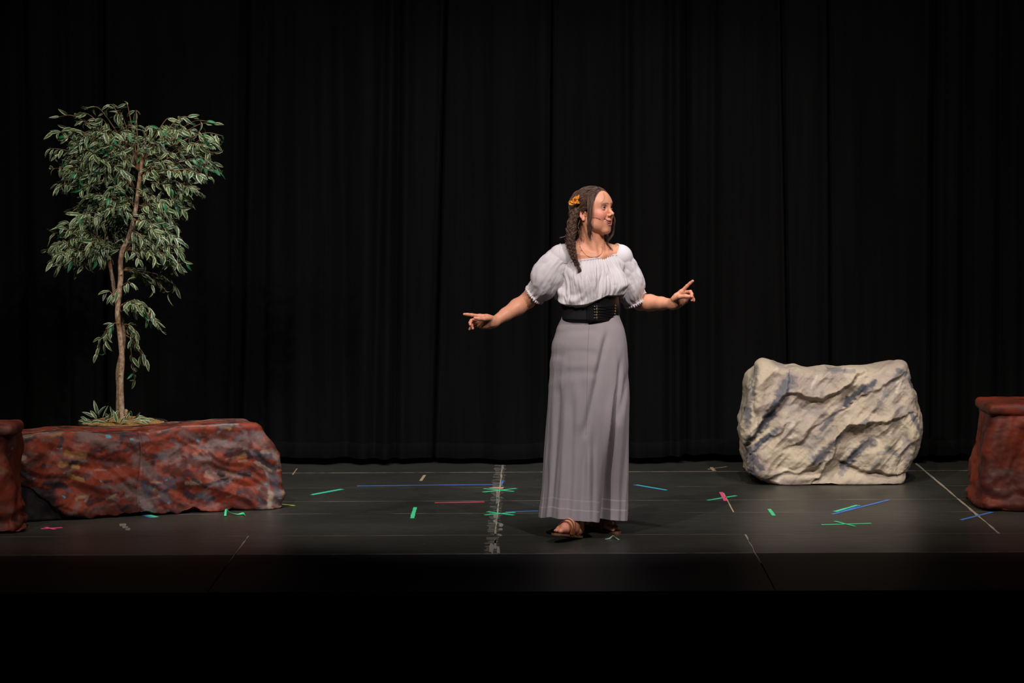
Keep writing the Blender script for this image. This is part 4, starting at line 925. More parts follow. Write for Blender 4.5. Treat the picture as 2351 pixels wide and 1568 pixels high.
# arms
ER = J(1211, 690, .03); WR = J(1134, 739, -.10); EL = J(1470, 694, .17); WL = J(1545, 698, .01)
AS = len(body.p)
for S_, E_, W_ in ((SR, ER, WR), (SL, EL, WL)):
    m1 = S_ * .5 + E_ * .5; m2 = E_ * .70 + W_ * .30; m3 = E_ * .35 + W_ * .65
    body.cone(S_, m1, .047, .0430, .03); body.cone(m1, E_, .0430, .0385, .010); body.cone(E_, m2, .0385, .0400, .012); body.cone(m2, m3, .0400, .0310, .012)
    body.cone(m3, W_, .0310, .0235, .012); body.cone(W_, W_ + (W_ - m3) * .15, .0235, .0220, .010)
AE = len(body.p)
NAILS = []
def hand(w, d, u, side, fingers, thumb, sc=1.0):
    """w wrist, d finger direction, u towards the index side; fingers: (knuckle offset, splay, curls, lengths)"""
    d = d / np.linalg.norm(d); u = u - d * (u @ d); u /= np.linalg.norm(u); n = np.cross(d, u) * side
    R = np.stack([d, u, n])
    body.ell(w + d * .048 + n * .002, (.050, .036, .0135), R, .012)
    body.cone(w + d * .005 + u * .004, w + d * .075 + u * .024, .0195, .0125, .012); body.cone(w + d * .005 - u * .006, w + d * .070 - u * .024, .0185, .0115, .012)
    body.cone(w - d * .005, w + d * .04, .0215, .015, .015)
    body.cone(w + d * .012 + u * .016 + n * .008, w + d * .045 + u * .032 + n * .012, .0165, .0135, .012)       # ball of the thumb
    body.cone(w + d * .015 - u * .020 + n * .006, w + d * .055 - u * .027 + n * .006, .013, .011, .012)
    for (ku, kd, splay, curls, L, r) in fingers:
        p = w + d * kd + u * ku; q = p; ang = 0
        fd = d * math.cos(splay) + u * math.sin(splay)
        for c, fr, r0, r1 in zip(curls, (.46, .30, .24), (1, .93, .86), (.93, .86, .74)):
            ang += c; dirv = fd * math.cos(ang) + n * math.sin(ang); e = q + dirv * L * fr
            body.cone(q, e, r * r0, r * r1, .0035 if q is not p else .006); q = e
        NAILS.append((q, r))
    q = w + d * thumb[0][0] + u * thumb[0][1] + n * thumb[0][2]
    for (a, b, c, r0, r1) in thumb[1:]:
        e = w + d * a + u * b + n * c; body.cone(q, e, r0, r1, .005); q = e
    NAILS.append((q, .010))
# her right hand: index straight out, thumb along under it, the others curled towards the palm
hand(WR, np.array([-.93, -.30, .10]), np.array([.10, -.45, .88]), -1,
     [(.026, .083, .07, (.02, .05, .05), .074, .0088), (.008, .088, .0, (.55, .55, .35), .080, .0090), (-.010, .084, -.05, (.62, .65, .4), .074, .0086), (-.026, .076, -.14, (.35, .4, .25), .060, .0078)],
     [(.030, .028, .014), (.062, .030, .030, .0135, .0112), (.088, .031, .034, .0108, .0100), (.110, .032, .034, .0098, .0078)])
# her left hand: wrist bent up, index raised, thumb forward, the others half curled
hand(WL, np.array([.72, -.28, .60]), np.array([-.50, -.50, .70]), 1,
     [(.026, .083, .10, (-.05, .10, .06), .072, .0088), (.008, .088, .02, (.75, .65, .4), .078, .0090), (-.010, .084, -.04, (.85, .7, .45), .072, .0086), (-.026, .076, -.12, (.75, .55, .35), .058, .0078)],
     [(.028, .028, .014), (.062, .032, .034, .0138, .0115), (.090, .022, .050, .0108, .0100), (.110, .004, .058, .0098, .0078)])
# neck
body.cone(hw(-.022, 0, -.03), NB + np.array([0, .004, 0]), .050, .054, .03); body.cone(hw(.0, 0, -.06), NB + TF * .012 - TU * .01, .044, .047, .03)
body.cone(hw(-.015, -.058, -.035), tc(1362, 590, .062, -.012), .013, .010, .022); body.cone(hw(-.015, .058, -.035), tc(1362, 590, .062, .012), .013, .010, .022)
for s in (-1, 1): body.cone(tc(1360, 588, .068, s * .018), tc(1356, 580, .035, s * .135), .011, .010, .018)              # collar bones
# head: skull, face, jaw
HS = len(body.p)
E = lambda c, r, k=.01, op='+': body.ell(hw(*c), r, HR, k, op)
Cn = lambda a, b, ra, rb, k=.01, op='+': body.cone(hw(*a), hw(*b), ra, rb, k, op)
E((-.012, 0, .042), (.094, .074, .082), .02)
E((.030, 0, .040), (.060, .061, .062), .03)
E((.034, 0, -.010), (.048, .056, .075), .03)
for s in (-1, 1):
    Cn((.005, s * .054, -.030), (.026, s * .043, -.050), .017, .0155, .025); Cn((.026, s * .043, -.050), (.050, s * .014, -.084), .0155, .0140, .022)
    E((.058, s * .037, -.012), (.024, .024, .023), .022)                 # cheek bone
    E((.0605, s * .032, -.0180), (.0185, .0190, .0150), .014)                 # smiling cheek apple
    E((.036, s * .036, -.046), (.024, .018, .024), .03)
Cn((.0555, -.007, -.0850), (.0555, .007, -.0850), .0150, .0150, .020)          # chin
Cn((.076, -.026, .036), (.076, .026, .036), .0130, .0130, .025)            # brow
E((.066, 0, .060), (.020, .040, .034), .04)
E((.0620, 0, -.050), (.0240, .030, .028), .016); Cn((.0850, 0, -.026), (.0825, 0, -.040), .0050, .0060, .012)                              # muzzle
for s in (-1, 1): E((.094, s * .034, .0155), (.017, .0165, .0125), .012, '-')
Cn((.085, 0, .026), (.0995, 0, -.008), .0070, .0078, .012); Cn((.0995, 0, -.008), (.1070, 0, -.0165), .0080, .0085, .006)     # nose
for s in (-1, 1):
    E((.0940, s * .0105, -.0215), (.0095, .0062, .0070), .005)
    E((.0990, s * .0058, -.0275), (.0050, .0028, .0035), .002, '-')
EYE = [hw(.0765, s * .0315, .0170) for s in (-1, 1)]
for s in (-1, 1):
    body.ell(EYE[(s + 1) // 2], (.0138,) * 3, None, .004)
for s in (-1, 1):
    q0 = np.array([.0885, s * .0325, .0168])
    Cn(q0 + np.array([-.0045, s * .0095, .0012]), q0 + np.array([.0018, -s * .0085, -.0012]), .0030, .0030, .0015, '-')
    Cn(q0 + np.array([-.0005, s * .003, .0012]), q0 + np.array([.0012, -s * .0035, .0006]), .0042, .0042, .0015, '-')
# mouth
pre = Sdf(); pre.p = list(body.p)
def face_x(y, z):                                   # where the face surface lies in front of (y, z)
    xs_ = np.linspace(.04, .13, 181); d_ = pre(np.array([hw(x, y, z) for x in xs_])); i_ = np.where(d_ < 0)[0]
    return float(xs_[i_[-1]])
LY = [(-.0290, -.0360), (-.0200, -.0428), (-.0085, -.0450), (0, -.0460), (.0085, -.0450), (.0200, -.0428), (.0290, -.0360)]
LZ = [(-.0290, -.0360), (-.0205, -.0550), (-.0090, -.0635), (0, -.0650), (.0090, -.0635), (.0205, -.0550), (.0290, -.0360)]
pre.freeze()
LIPC = [(face_x(y, z) - .0018, y, z) for y, z in LY]; LIPL = [(face_x(y, z) - .0018, y, z) for y, z in LZ]; MID = [((a_[0] + b_[0]) / 2, (a_[1] + b_[1]) / 2) for a_, b_ in zip(LY, LZ)]; MIDX = [face_x(y, z) for y, z in MID]
RU = (.0016, .0032, .0036, .0033, .0036, .0032, .0016); RLo = (.0016, .0034, .0046, .0050, .0046, .0034, .0016)
for Lp, Rr in ((LIPC, RU), (LIPL, RLo)):
    for a, b, ra, rb in zip(Lp[:-1], Lp[1:], Rr[:-1], Rr[1:]): Cn(a, b, ra, rb, .0045)
for a, b in zip(range(6), range(1, 7)):
    gp = [max(.0010, (LIPC[i][2] - LIPL[i][2]) * .5 - .0034) for i in (a, b)]
    for dx_, ys_ in ((.004, 1.0), (-.001, 1.0), (-.006, .97), (-.012, .93)):
        m0 = [(MIDX[i] + dx_, MID[i][0] * ys_, MID[i][1]) for i in (a, b)]; Cn(m0[0], m0[1], gp[0] + .0010, gp[1] + .0010, .0012, '-')
for s in (-1, 1): Cn((face_x(s * .020, -.022) + .0005, s * .0200, -.0220), (face_x(s * .036, -.042) + .001, s * .0360, -.0420), .0010, .0010, .005, '-')      # smile fold
# ears
for s in (-1, 1):
    e1 = np.array([.93, -s * .34, -.14]); e1 /= np.linalg.norm(e1); e3 = np.array([-.16, -s * .05, 1.0]); e3 -= e1 * (e3 @ e1); e3 /= np.linalg.norm(e3); e2 = np.array([0, s * 1.0, 0]); e2 -= e1 * (e2 @ e1) + e3 * (e2 @ e3); e2 /= np.linalg.norm(e2)
    Re = np.stack([e1, e2, e3]) @ HR; c0 = np.array([-.009, s * .0755, .002])
    q = lambda a, b, c: hw(*(c0 + e1 * a * .86 + e2 * b + e3 * c * .86))
    body.ell(q(0, 0, 0), (.0142, .0050, .0245), Re, .006)
    body.ell(q(.002, .0055, -.004), (.0082, .0050, .0115), Re, .003, '-'); body.ell(q(-.003, .0060, .013), (.0085, .0032, .0095), Re, .003, '-')
    hx_ = [q(.0150 * math.cos(math.radians(a)), .0052, .0265 * math.sin(math.radians(a)) + .001) for a in range(10, 230, 14)]
    for p0, p1 in zip(hx_[:-1], hx_[1:]): body.cone(p0, p1, .0026, .0026, .0045)
    ah = [q(.0085 * math.cos(math.radians(a)) - .002, .0045, .0150 * math.sin(math.radians(a)) + .001) for a in (80, 120, 160, 200, 240)]
    for p0, p1 in zip(ah[:-1], ah[1:]): body.cone(p0, p1, .0024, .0024, .003)
    body.ell(q(.001, .001, -.0250), (.0085, .0050, .0080), Re, .005); body.ell(q(.012, .003, -.004), (.0040, .0040, .0055), Re, .003)
body.freeze()
fit = Sdf(); fit.p = torso.p + body.p[AS:AE]; fit.freeze()
skull = Sdf(); skull.p = [p for p in body.p[HS:] if p[4] == '+'][:16]; skull.freeze()
def push(P, sd, gap, it=3):
    """move points out of a body until each keeps its gap"""
    P = np.array(P, float); gap = np.broadcast_to(gap, P.shape[:-1]).ravel(); Q = P.reshape(-1, 3)
    for _ in range(it):
        d = sd(Q); m = np.where(d < gap)[0]
        if len(m) == 0: break
        h = .0015; g = np.stack([sd(Q[m] + np.eye(3)[k] * h) - d[m] for k in range(3)], 1); g /= np.maximum(np.linalg.norm(g, axis=1, keepdims=True), 1e-9)
        Q[m] += g * (gap[m] - d[m])[:, None]
    return Q.reshape(P.shape)
def axis(lo, hi, zones, base):
    out = [lo]
    while out[-1] < hi:
        x = out[-1]; h = base
        for a, b, hh in zones:
            if a - .02 < x < b + .02: h = min(h, hh)
        out.append(x + h)
    return np.array(out)
xp = lambda p: float(J(p, 700)[0]); zp = lambda p: float(J(1355, p)[2])
gx = axis(xp(1048), xp(1622), [(xp(1324), xp(1414), .0015), (xp(1052), xp(1138), .0018), (xp(1540), xp(1618), .0018), (xp(1265), xp(1425), .0030)], .0036)
gy = axis(PY - .45, PY + .42, [(PY - .120, PY + .07, .0019), (PY - .30, PY - .1, .0026)], .0034)
gz = axis(-.006, zp(425), [(zp(540), zp(428), .0014), (zp(768), zp(640), .0023), (0, .11, .0020), (zp(610), zp(540), .0026), (.12, 1.0, .012)], .0060)
V, Fq = nets(body, None, None, None, axes=(gx, gy, gz), cull=1.3)
V = relax(V, Fq, 1, .35)
# ---------------------------------------------------------------- skin colours
hl = (V - HO) @ HR.T; NV = len(V)
col = np.tile(np.array((.72, .325, .195)), (NV, 1)); col *= (1 + .05 * fbm(V * 40, 3, 3))[:, None]
def blend(mask, c):
    global col; m = np.clip(mask, 0, 1)[:, None]; col = col * (1 - m) + np.array(c) * m
gz_ = lambda c, r: np.exp(-(((hl - np.array(c)) / np.array(r)) ** 2).sum(1))
head_m = (np.linalg.norm(hl - np.array([.02, 0, 0]), axis=1) < .14)
for s in (-1, 1):
    blend(.85 * gz_((.062, s * .042, -.012), (.03, .024, .020)) * head_m, (.78, .225, .19))
    blend(.7 * gz_((-.012, s * .080, .004), (.02, .01, .03)) * head_m, (.68, .26, .17))
    # brow
    t = np.clip((np.abs(hl[:, 1]) - .010) / .040, 0, 1); bz = .0330 + .007 * np.sin(t * 2.3) - .004 * t
    br = sstep(.0042, .0012, np.abs(hl[:, 2] - bz) * (1 + .9 * t)) * (np.abs(hl[:, 1]) > .009) * (np.abs(hl[:, 1]) < .050) * (hl[:, 0] > .05) * (hl[:, 1] * s > 0)
    blend(.85 * br, (.07, .042, .028))
    # lids and liner
    e = EYE[(s + 1) // 2]; el = (V - e) @ HR.T; de = np.linalg.norm(el, axis=1)
    blend(.35 * sstep(.022, .014, de) * (el[:, 2] > 0) * (el[:, 0] > 0), (.34, .13, .12))
    ap = np.hypot((el[:, 1] - s * .001) / .0115, (el[:, 2] + .0002) / .0050)
    blend(.9 * sstep(1.55, 1.15, ap) * (de < .0155) * (el[:, 0] > .004) * (el[:, 2] > -.001), (.03, .015, .015))
    blend(.45 * sstep(1.5, 1.15, ap) * (de < .0155) * (el[:, 0] > .004) * (el[:, 2] <= -.001), (.10, .04, .04))
lipd = np.full(NV, 1.0)
for Lp, Rr in ((LIPC, RU), (LIPL, RLo)):
    for a, b, ra, rb in zip(Lp[:-1], Lp[1:], Rr[:-1], Rr[1:]): lipd = np.minimum(lipd, sd_cone(hl, a, b, ra, rb))
blend(.85 * sstep(.0022, .0004, lipd), (.50, .085, .085))
inm = (hl[:, 0] < .1) & (np.abs(hl[:, 1]) < .024) & (hl[:, 2] < -.036) & (hl[:, 2] > -.064) & (hl[:, 0] > .045) & (np.linalg.norm(hl - np.array([.068, 0, -.050]), axis=1) < .028)
Nn = vnormals(V, Fq); inward = (Nn @ HF) < .25
blend(.95 * (inm & inward & (lipd > .002)), (.07, .012, .012))
for (q_, r_) in NAILS: blend(.45 * sstep(.030, .004, np.linalg.norm(V - q_, axis=1)), (.74, .25, .18))
for nm, (g, f, s, u) in FEET.items(): blend(.5 * sstep(.10, .02, np.linalg.norm(V - g(.2, 0, .015), axis=1)), (.70, .25, .18))
M_SKIN = colmat('skin', 0.46, 0.42, 160, 0.05, 0.06, bscale=500, bdist=0.001)
woman = tag(empty('person', (float(J(1355, 700)[0]), PY, 0)), 'person in white puff sleeved blouse and long grey skirt, arms spread, looking right', 'person')
bod = mesh('body', V, Fq, M_SKIN, woman, col=col); print('body verts', NV)
# eyes and teeth
gaze = HF * .98 + HL * .06 + HU * .10; gaze /= np.linalg.norm(gaze)
u_, s_, t_ = basis(gaze); ph = np.linspace(0, np.pi, 22); thh = np.linspace(0, 2 * np.pi, 28, endpoint=False)
M_EYE = colmat('eyeball', 0.08, 0.6, 20, 0.0, 0.0)
for k, e in enumerate(EYE):
    Vv = np.concatenate([e + .0123 * (math.cos(p) * u_ + math.sin(p) * (np.cos(thh)[:, None] * s_ + np.sin(thh)[:, None] * t_)) for p in ph])
    an = np.repeat(ph, 28); cc = np.where((an < .19)[:, None], (.004, .004, .004), np.where((an < .47)[:, None], (.045, .028, .018), (.55, .50, .48)))
    mesh('eye', Vv, grid_faces(28, 22, True, True), M_EYE, woman, col=cc)
for s in (-1, 1):                                     # dark upper lashes along the lid edge
    e = EYE[(s + 1) // 2]; pts = []
    for k in range(11):
        u = (k - 5) / 5; dv = np.array([.0131 - .0030 * u * u - (.0016 if u * s > 0 else -.0004) * abs(u), s * .001 + u * .0112, .0048 - .0046 * u * u]); dv = dv / np.linalg.norm(dv) * .0141; pts.append(e + dv @ HR)
    mesh('eyelash', *tube(catmull(pts, 22), np.interp(np.linspace(0, 1, 22), [0, .3, .7, 1], [.0005, .0010, .0010, .0005]), 6), simple('dark_lash', (.012, .007, .006), .6), woman)
M_TEETH = simple('teeth', (.72, .68, .62), .2, .5, var=.03)
for k in range(10):                                   # upper teeth along the arch
    t0 = (k - 4.5) / 4.5; y = t0 * .0225; z = -.0508 + .0088 * abs(t0) ** 1.7; x = np.interp(abs(y), [-m_[0] for m_ in MID[3::-1]], MIDX[3::-1]) - .0046; w = .0046 if k in (4, 5) else .0040
    tx = np.array([-.030 * abs(t0) ** 1.1 * np.sign(t0), .0200, .0]); tx /= np.linalg.norm(tx); nx = np.array([tx[1], -tx[0], 0])
    Vt, Ft = chamfer_slab(-w / 2, w / 2, -.0046, .0046, -.002, .002, .0007)
    Vt = np.array([hw(*(np.array([x, y, z]) + tx * a + np.array([0, 0, b]) + nx * c)) for a, b, c in Vt]); mesh('tooth', Vt, Ft, M_TEETH, woman)
# ================================================================== HER CLOTHES
def fabric(name, color, rough, var=.05, weave=900, bmp=.12, sheen=.05):
    m, nt, bs = newmat(name); n1 = noise(nt, geo_pos(nt), 14, 4, .6); n2 = noise(nt, geo_pos(nt, (1, 1, 1)), weave, 2, .5)
    c = mixc(nt, n1, tuple(x * (1 - var) for x in color), tuple(min(1, x * (1 + var)) for x in color))
    c = mixc(nt, 1.0, c, ramp(nt, n2, [(.3, .93), (.7, 1.05)]), 'MULTIPLY')
    nt.links.new(c, bs.inputs['Base Color']); bs.inputs['Roughness'].default_value = rough; bs.inputs['Specular IOR Level'].default_value = .2; bs.inputs['Sheen Weight'].default_value = sheen
    bump(nt, bs, n2, bmp, .0015); return m
M_WHITE = fabric('white_cotton', (.70, .655, .66), .85); M_SKIRT = fabric('grey_linen', (.375, .330, .345), .9, .06, 700, .2)
M_LEATH = simple('black_leather', (.009, .009, .010), .38, .5, var=.25, nscale=60, bmp=.08); M_ELAST = simple('black_elastic', (.010, .010, .012), .75, .3, var=.2, nscale=200, bmp=.2)
M_BRASS = simple('antique_brass', (.55, .42, .22), .3, .5, .9, var=.15); M_TAN = simple('tan_sandal_leather', (.27, .10, .038), .5, .4, var=.25, nscale=50, bmp=.1); M_SOLE = simple('brown_sole', (.16, .075, .035), .65, .3, var=.2)
# torso radius as seen from its own axis
def axis_c(z):
    z = np.asarray(z, float); a = tc(1356, 600); b = tc(1357, 720); t = (z - a[2]) / (b[2] - a[2])
    return np.stack([a[0] + (b[0] - a[0]) * t, a[1] + (b[1] - a[1]) * t, z], -1)
def rad(th, z, n=70, rmin=.03, rmax=.27):
    th, z = np.broadcast_arrays(np.asarray(th, float), np.asarray(z, float)); C = axis_c(z); d = np.cos(th)[..., None] * TF + np.sin(th)[..., None] * TL
    r = np.linspace(rmin, rmax, n); P = C[..., None, :] + d[..., None, :] * r[:, None]; D = torso(P.reshape(-1, 3)).reshape(P.shape[:-1])
    ins = D < 0; last = n - 1 - np.argmax(ins[..., ::-1], -1); last = np.clip(last, 0, n - 2)
    d0 = np.take_along_axis(D, last[..., None], -1)[..., 0]; d1 = np.take_along_axis(D, last[..., None] + 1, -1)[..., 0]
    t = np.clip(d0 / np.minimum(d0 - d1, -1e-9), 0, 1); return r[last] + t * (r[1] - r[0]), C, d
def pxx(P):                     # horizontal picture position, only to lay features where the photograph has them
    q = P - np.array(CAM); return W / 2 + F * (q @ np.array(_r)) / (q @ np.array(_f))
# ---------------------------------------------------------------- blouse
nth, nv = 300, 90; th = np.linspace(-np.pi, np.pi, nth, endpoint=False); v = np.linspace(0, 1, nv)
td = np.degrees(th); ath = np.abs(td)
front_py = np.interp(td, [-80, 62], [599, 585]); corner = np.where(td < 0, sstep(-76, -90, td), sstep(60, 74, td))
r_sh = np.where(td < 0, .150, .143) * (1 - .25 * sstep(100, 140, ath))          # where the edge lies on the shoulders
zs_ = np.linspace(zp(630), zp(540), 160); Csh = axis_c(zs_); dsh = np.cos(th)[:, None] * TF + np.sin(th)[:, None] * TL
Dsh = fit((Csh[None] + dsh[:, None] * r_sh[:, None, None]).reshape(-1, 3)).reshape(nth, 160); top_i = 159 - np.argmax(Dsh[:, ::-1] < .003, 1); z_sh = np.where((Dsh < .003).any(1), zs_[top_i], zp(575))
z_sh = np.convolve(np.concatenate([z_sh[-6:], z_sh, z_sh[:6]]), np.ones(13) / 13, 'valid')
zf_ = np.array([zp(p) for p in front_py]); zneck = zf_ + (z_sh - zf_) * corner
dx = np.cos(th) * TF[0] + np.sin(th) * TL[0]; xpx = 1357 + 477 * .15 * dx
hem_py = np.where(np.cos(th) * TF[1] + np.sin(th) * TL[1] < 0, np.interp(xpx, [1285, 1300, 1318, 1345, 1370, 1398, 1425], [694, 701, 704, 701, 692, 681, 682]), 690)
zn = zneck; zh = np.array([zp(p) for p in hem_py])
Z = zn[None] + (zh - zn)[None] * v[:, None]; TH = np.broadcast_to(th, Z.shape); VV = np.broadcast_to(v[:, None], Z.shape)
R, C, D = rad(TH, Z)
R[0] = R[0] * (1 - corner) + r_sh * corner; R = np.maximum(R, (R[0] * corner)[None] * (VV < .3))
# cloth spans hollows: smooth the fit around and down
for _ in range(6):
    R = np.maximum(R, (np.roll(R, 3, 1) + np.roll(R, -3, 1)) / 2 * .999)
for _ in range(10):
    R[1:-1] = np.maximum(R[1:-1], .5 * (R[:-2] + R[2:]))
ease = .0035 + .009 * sstep(0, .22, VV) + .020 * sstep(.45, .86, VV) - .030 * sstep(.93, 1.0, VV) + .010 * sstep(.6, .88, VV) * np.exp(-((TH + .9) / .7) ** 2)
sth = TH * 1.0
g1 = np.sin(TH * 46 + 3 * fbm(np.stack([TH * 3, VV * 1.5, VV * 0], -1), 2, 3)) * (.0028 * np.exp(-VV / .07) + .0008 * np.exp(-VV / .25))
w = np.stack([TH * 4.5 + .9 * VV * np.sign(TH + .3), VV * 1.1, VV * 0], -1); fld = np.abs(fbm(w * 1.3, 3, 12)) ; fld2 = np.abs(fbm(w * np.array([2.8, 1.6, 1]), 3, 22))
ease = ease + g1 + (.018 * (fld - .2) + .008 * (fld2 - .2)) * sstep(.05, .4, VV) * (1 - .5 * sstep(.9, 1, VV))
ease = ease + .004 * np.sin(VV * 26 + TH * 5 + 4 * fbm(w, 2, 9)) * sstep(.55, .8, VV) * (np.abs(TH) > .6)
P = C + D * (R + ease)[..., None]
P = push(P, fit, np.maximum(.0030, ease * .6) * (1 - .5 * corner[None] * (VV < .3))); P[0] = push(C[0] + D[0] * R[0][:, None], fit, .0022)
Vb = P.reshape(-1, 3); qb = grid_faces(nth, nv, True); Nb = vnormals(Vb, qb)
if (Nb * D.reshape(-1, 3)).sum() < 0: qb = qb[:, ::-1]; Nb = -Nb
V2, F2 = thicken(Vb, qb, Nb, .0018)
blouse = mesh('blouse', V2, F2, M_WHITE, woman); blouse['label'] = 'white off-shoulder cotton blouse'
# gathered neckline band
nb_ = 900; tb_ = np.linspace(-np.pi, np.pi, nb_, endpoint=False); idx = np.interp(tb_, np.append(th, np.pi), np.arange(nth + 1)) ; i0 = idx.astype(int) % nth; i1 = (i0 + 1) % nth; ff = (idx - np.floor(idx))[:, None]
base_ = P[0][i0] * (1 - ff) + P[0][i1] * ff; dn = P[3][i0] * (1 - ff) + P[3][i1] * ff; outw = D[0][i0]
rg = 1 + .16 * np.sin(tb_ * 95 + 2 * np.sin(tb_ * 7))[:, None]; prof_ = [(-.001, .0045), (.0035, .0050), (.0050, .0015), (.0045, -.0035), (.0020, -.0060), (-.001, -.0055)]
ring = []
for a, b in prof_: ring.append(base_ + outw * (a * rg) + np.array([0, 0, 1.0]) * b)
Vn = np.stack(ring, 0).reshape(-1, 3); mesh('neck_band', Vn, np.concatenate([grid_faces(nb_, 6, True), np.stack([np.arange(nb_) + 5 * nb_, (np.arange(nb_) + 1) % nb_ + 5 * nb_, (np.arange(nb_) + 1) % nb_, np.arange(nb_)], 1)]), M_WHITE, blouse)
# puff sleeves
def sleeve(pts, rs, cuff_c, cuff_d, cuff_r, seed, label):
    n, m = 80, 140; Pc = catmull(pts, n); Rr = np.interp(np.linspace(0, 1, n), np.linspace(0, 1, len(rs)), rs); Rr = np.convolve(np.pad(Rr, 6, 'edge'), np.ones(13) / 13, 'valid')
    T, A, B = frames(Pc); t = np.linspace(0, 1, n)[:, None]; a = np.linspace(0, 2 * np.pi, m, endpoint=False)[None]
    ca = np.stack([np.cos(a) + 0 * t, np.sin(a) + 0 * t, 0 * a + t * 2.2], -1)
    f = 1 + .16 * (np.abs(fbm(ca * 1.5 + seed, 3, seed)) - .22) + .07 * (np.abs(fbm(ca * np.array([3.2, 3.2, 1.0]) + seed, 3, seed + 2)) - .2)
    gath = .055 * np.sin(a * 17 + 2 * np.sin(a * 2 + seed)) * (np.exp(-t / .10) + 1.1 * np.exp(-(1 - t) / .09)) + .035 * np.sin(a * 9 + seed + 4 * t) * np.exp(-(1 - t) / .3)
    Rf = Rr[:, None] * (f + gath)
    P = Pc[:, None] + Rf[..., None] * (np.cos(a)[..., None] * A[:, None] + np.sin(a)[..., None] * B[:, None])
    P = push(P, fit, .0045 + 0 * P[..., 0])
    V = P.reshape(-1, 3); q = grid_faces(m, n, True); N = vnormals(V, q)
    if (N * (P - Pc[:, None]).reshape(-1, 3)).sum() < 0: q = q[:, ::-1]; N = -N
    V2, F2 = thicken(V, q, N, .0018); o = mesh('sleeve', V2, F2, M_WHITE, blouse)
    # elastic ruffle past the cuff
    k = 9; d = T[-1]; s = np.linspace(0, 1, k)[:, None]; r0 = Rf[-1].mean()
    aa = np.linspace(0, 2 * np.pi, 220, endpoint=False)[None]
    rr = (r0 * .97 + .007 * np.sin(s * np.pi * .9) + (.0045 * s) * np.sin(aa * 31 + 1.5 * np.sin(aa * 5)) + .003 * s)
    Pf = Pc[-1] - d * .006 + d * (s * .017 + .003 * s * np.sin(aa * 31 + 1.2))[..., None] + rr[..., None] * (np.cos(aa)[..., None] * A[-1] + np.sin(aa)[..., None] * B[-1])
    Vf = Pf.reshape(-1, 3); qf = grid_faces(220, k, True); Nf = vnormals(Vf, qf); V2, F2 = thicken(Vf, qf, Nf, .0015); mesh('cuff_frill', V2, F2, M_WHITE, blouse)
sleeve([J(1306, 583, -.052), J(1290, 590, -.058), J(1274, 606, -.058), J(1260, 632, -.050), J(1247, 658, -.032), J(1229, 675, -.012)], [.040, .050, .062, .074, .082, .080, .064, .046], None, None, None, 3, '')
sleeve([J(1408, 580, .045), J(1421, 590, .056), J(1431, 612, .080), J(1441, 642, .108), J(1447, 670, .122), J(1456, 690, .138)], [.040, .049, .059, .069, .077, .079, .066, .046], None, None, None, 8, '')
# ---------------------------------------------------------------- skirt
SK = np.array([(720, 1295, 1419, .098), (729, 1293, 1421, .100), (735, 1288, 1425, .102), (745, 1283, 1430, .108), (770, 1273.5, 1437, .122), (800, 1266.5, 1441, .135), (850, 1262, 1444, .148), (900, 1259, 1446, .156), (950, 1256, 1446, .163), (1000, 1252.5, 1446, .170), (1050, 1248.5, 1446, .178), (1100, 1244.5, 1445, .186), (1150, 1240, 1443.5, .195), (1175, 1237, 1442.5, .200), (1199, 1233, 1442, .205)])
nf, nr = 330, 150; py_ = np.concatenate([np.linspace(721, 800, 40), np.linspace(803, 1199, 110)]); phi = np.linspace(0, 2 * np.pi, nf, endpoint=False)
l_ = np.interp(py_, SK[:, 0], SK[:, 1]); r_ = np.interp(py_, SK[:, 0], SK[:, 2]); b_ = np.interp(py_, SK[:, 0], SK[:, 3])
def sm(a): return np.convolve(np.pad(a, 8, 'edge'), np.ones(17) / 17, 'valid')
l_, r_, b_ = sm(l_), sm(r_), sm(b_)
cxp = (l_ + r_) / 2; ah = (r_ - l_) / 2
PYg, PH = np.meshgrid(py_, phi, indexing='ij'); sx = np.sign(np.cos(PH)) * np.abs(np.cos(PH)) ** .92; sy = np.sign(np.sin(PH)) * np.abs(np.sin(PH)) ** .92
XP = cxp[:, None] + ah[:, None] * sx; FR = (np.sin(PH) > -.2)          # front half faces the camera
tt = (PYg - 729) / 470
off = .006 * fbm(np.stack([np.cos(PH) * 3, np.sin(PH) * 3, tt * 3], -1), 3, 4) * sstep(.05, .3, tt)
off = off + sstep(.15, 1, tt) ** 1.3 * .022 * fbm(np.stack([np.cos(PH) * 3.4, np.sin(PH) * 3.4, tt * .5], -1), 2, 15)
def crease(y0, x0, y1, x1, w, amp, sharp=False):
    t = np.clip((PYg - y0) / (y1 - y0), 0, 1); xc = x0 + (x1 - x0) * t; ends = sstep(y0 - 25, y0 + 30, PYg) * (1 - sstep(y1 - 10, y1 + 25, PYg) * (y1 < 1180)); u = (XP - xc) / w
    return amp * ends * np.exp(-u * u) * FR
for c_ in ((770, 1392, 990, 1342, 7, -.010), (760, 1380, 980, 1330, 10, .007), (830, 1424, 960, 1414, 5, -.012), (860, 1443, 960, 1418, 6, -.010), (900, 1282, 1199, 1262, 9, -.012), (950, 1300, 1199, 1286, 9, .009), (1030, 1342, 1199, 1330, 8, -.009),
           (880, 1325, 1199, 1318, 10, .008), (1040, 1350, 1199, 1350, 7, .010), (1000, 1362, 1199, 1360, 6, -.008), (1090, 1254, 1199, 1246, 6, -.008), (900, 1432, 1199, 1418, 10, .010), (800, 1285, 900, 1275, 8, -.004)): off = off + crease(*c_)
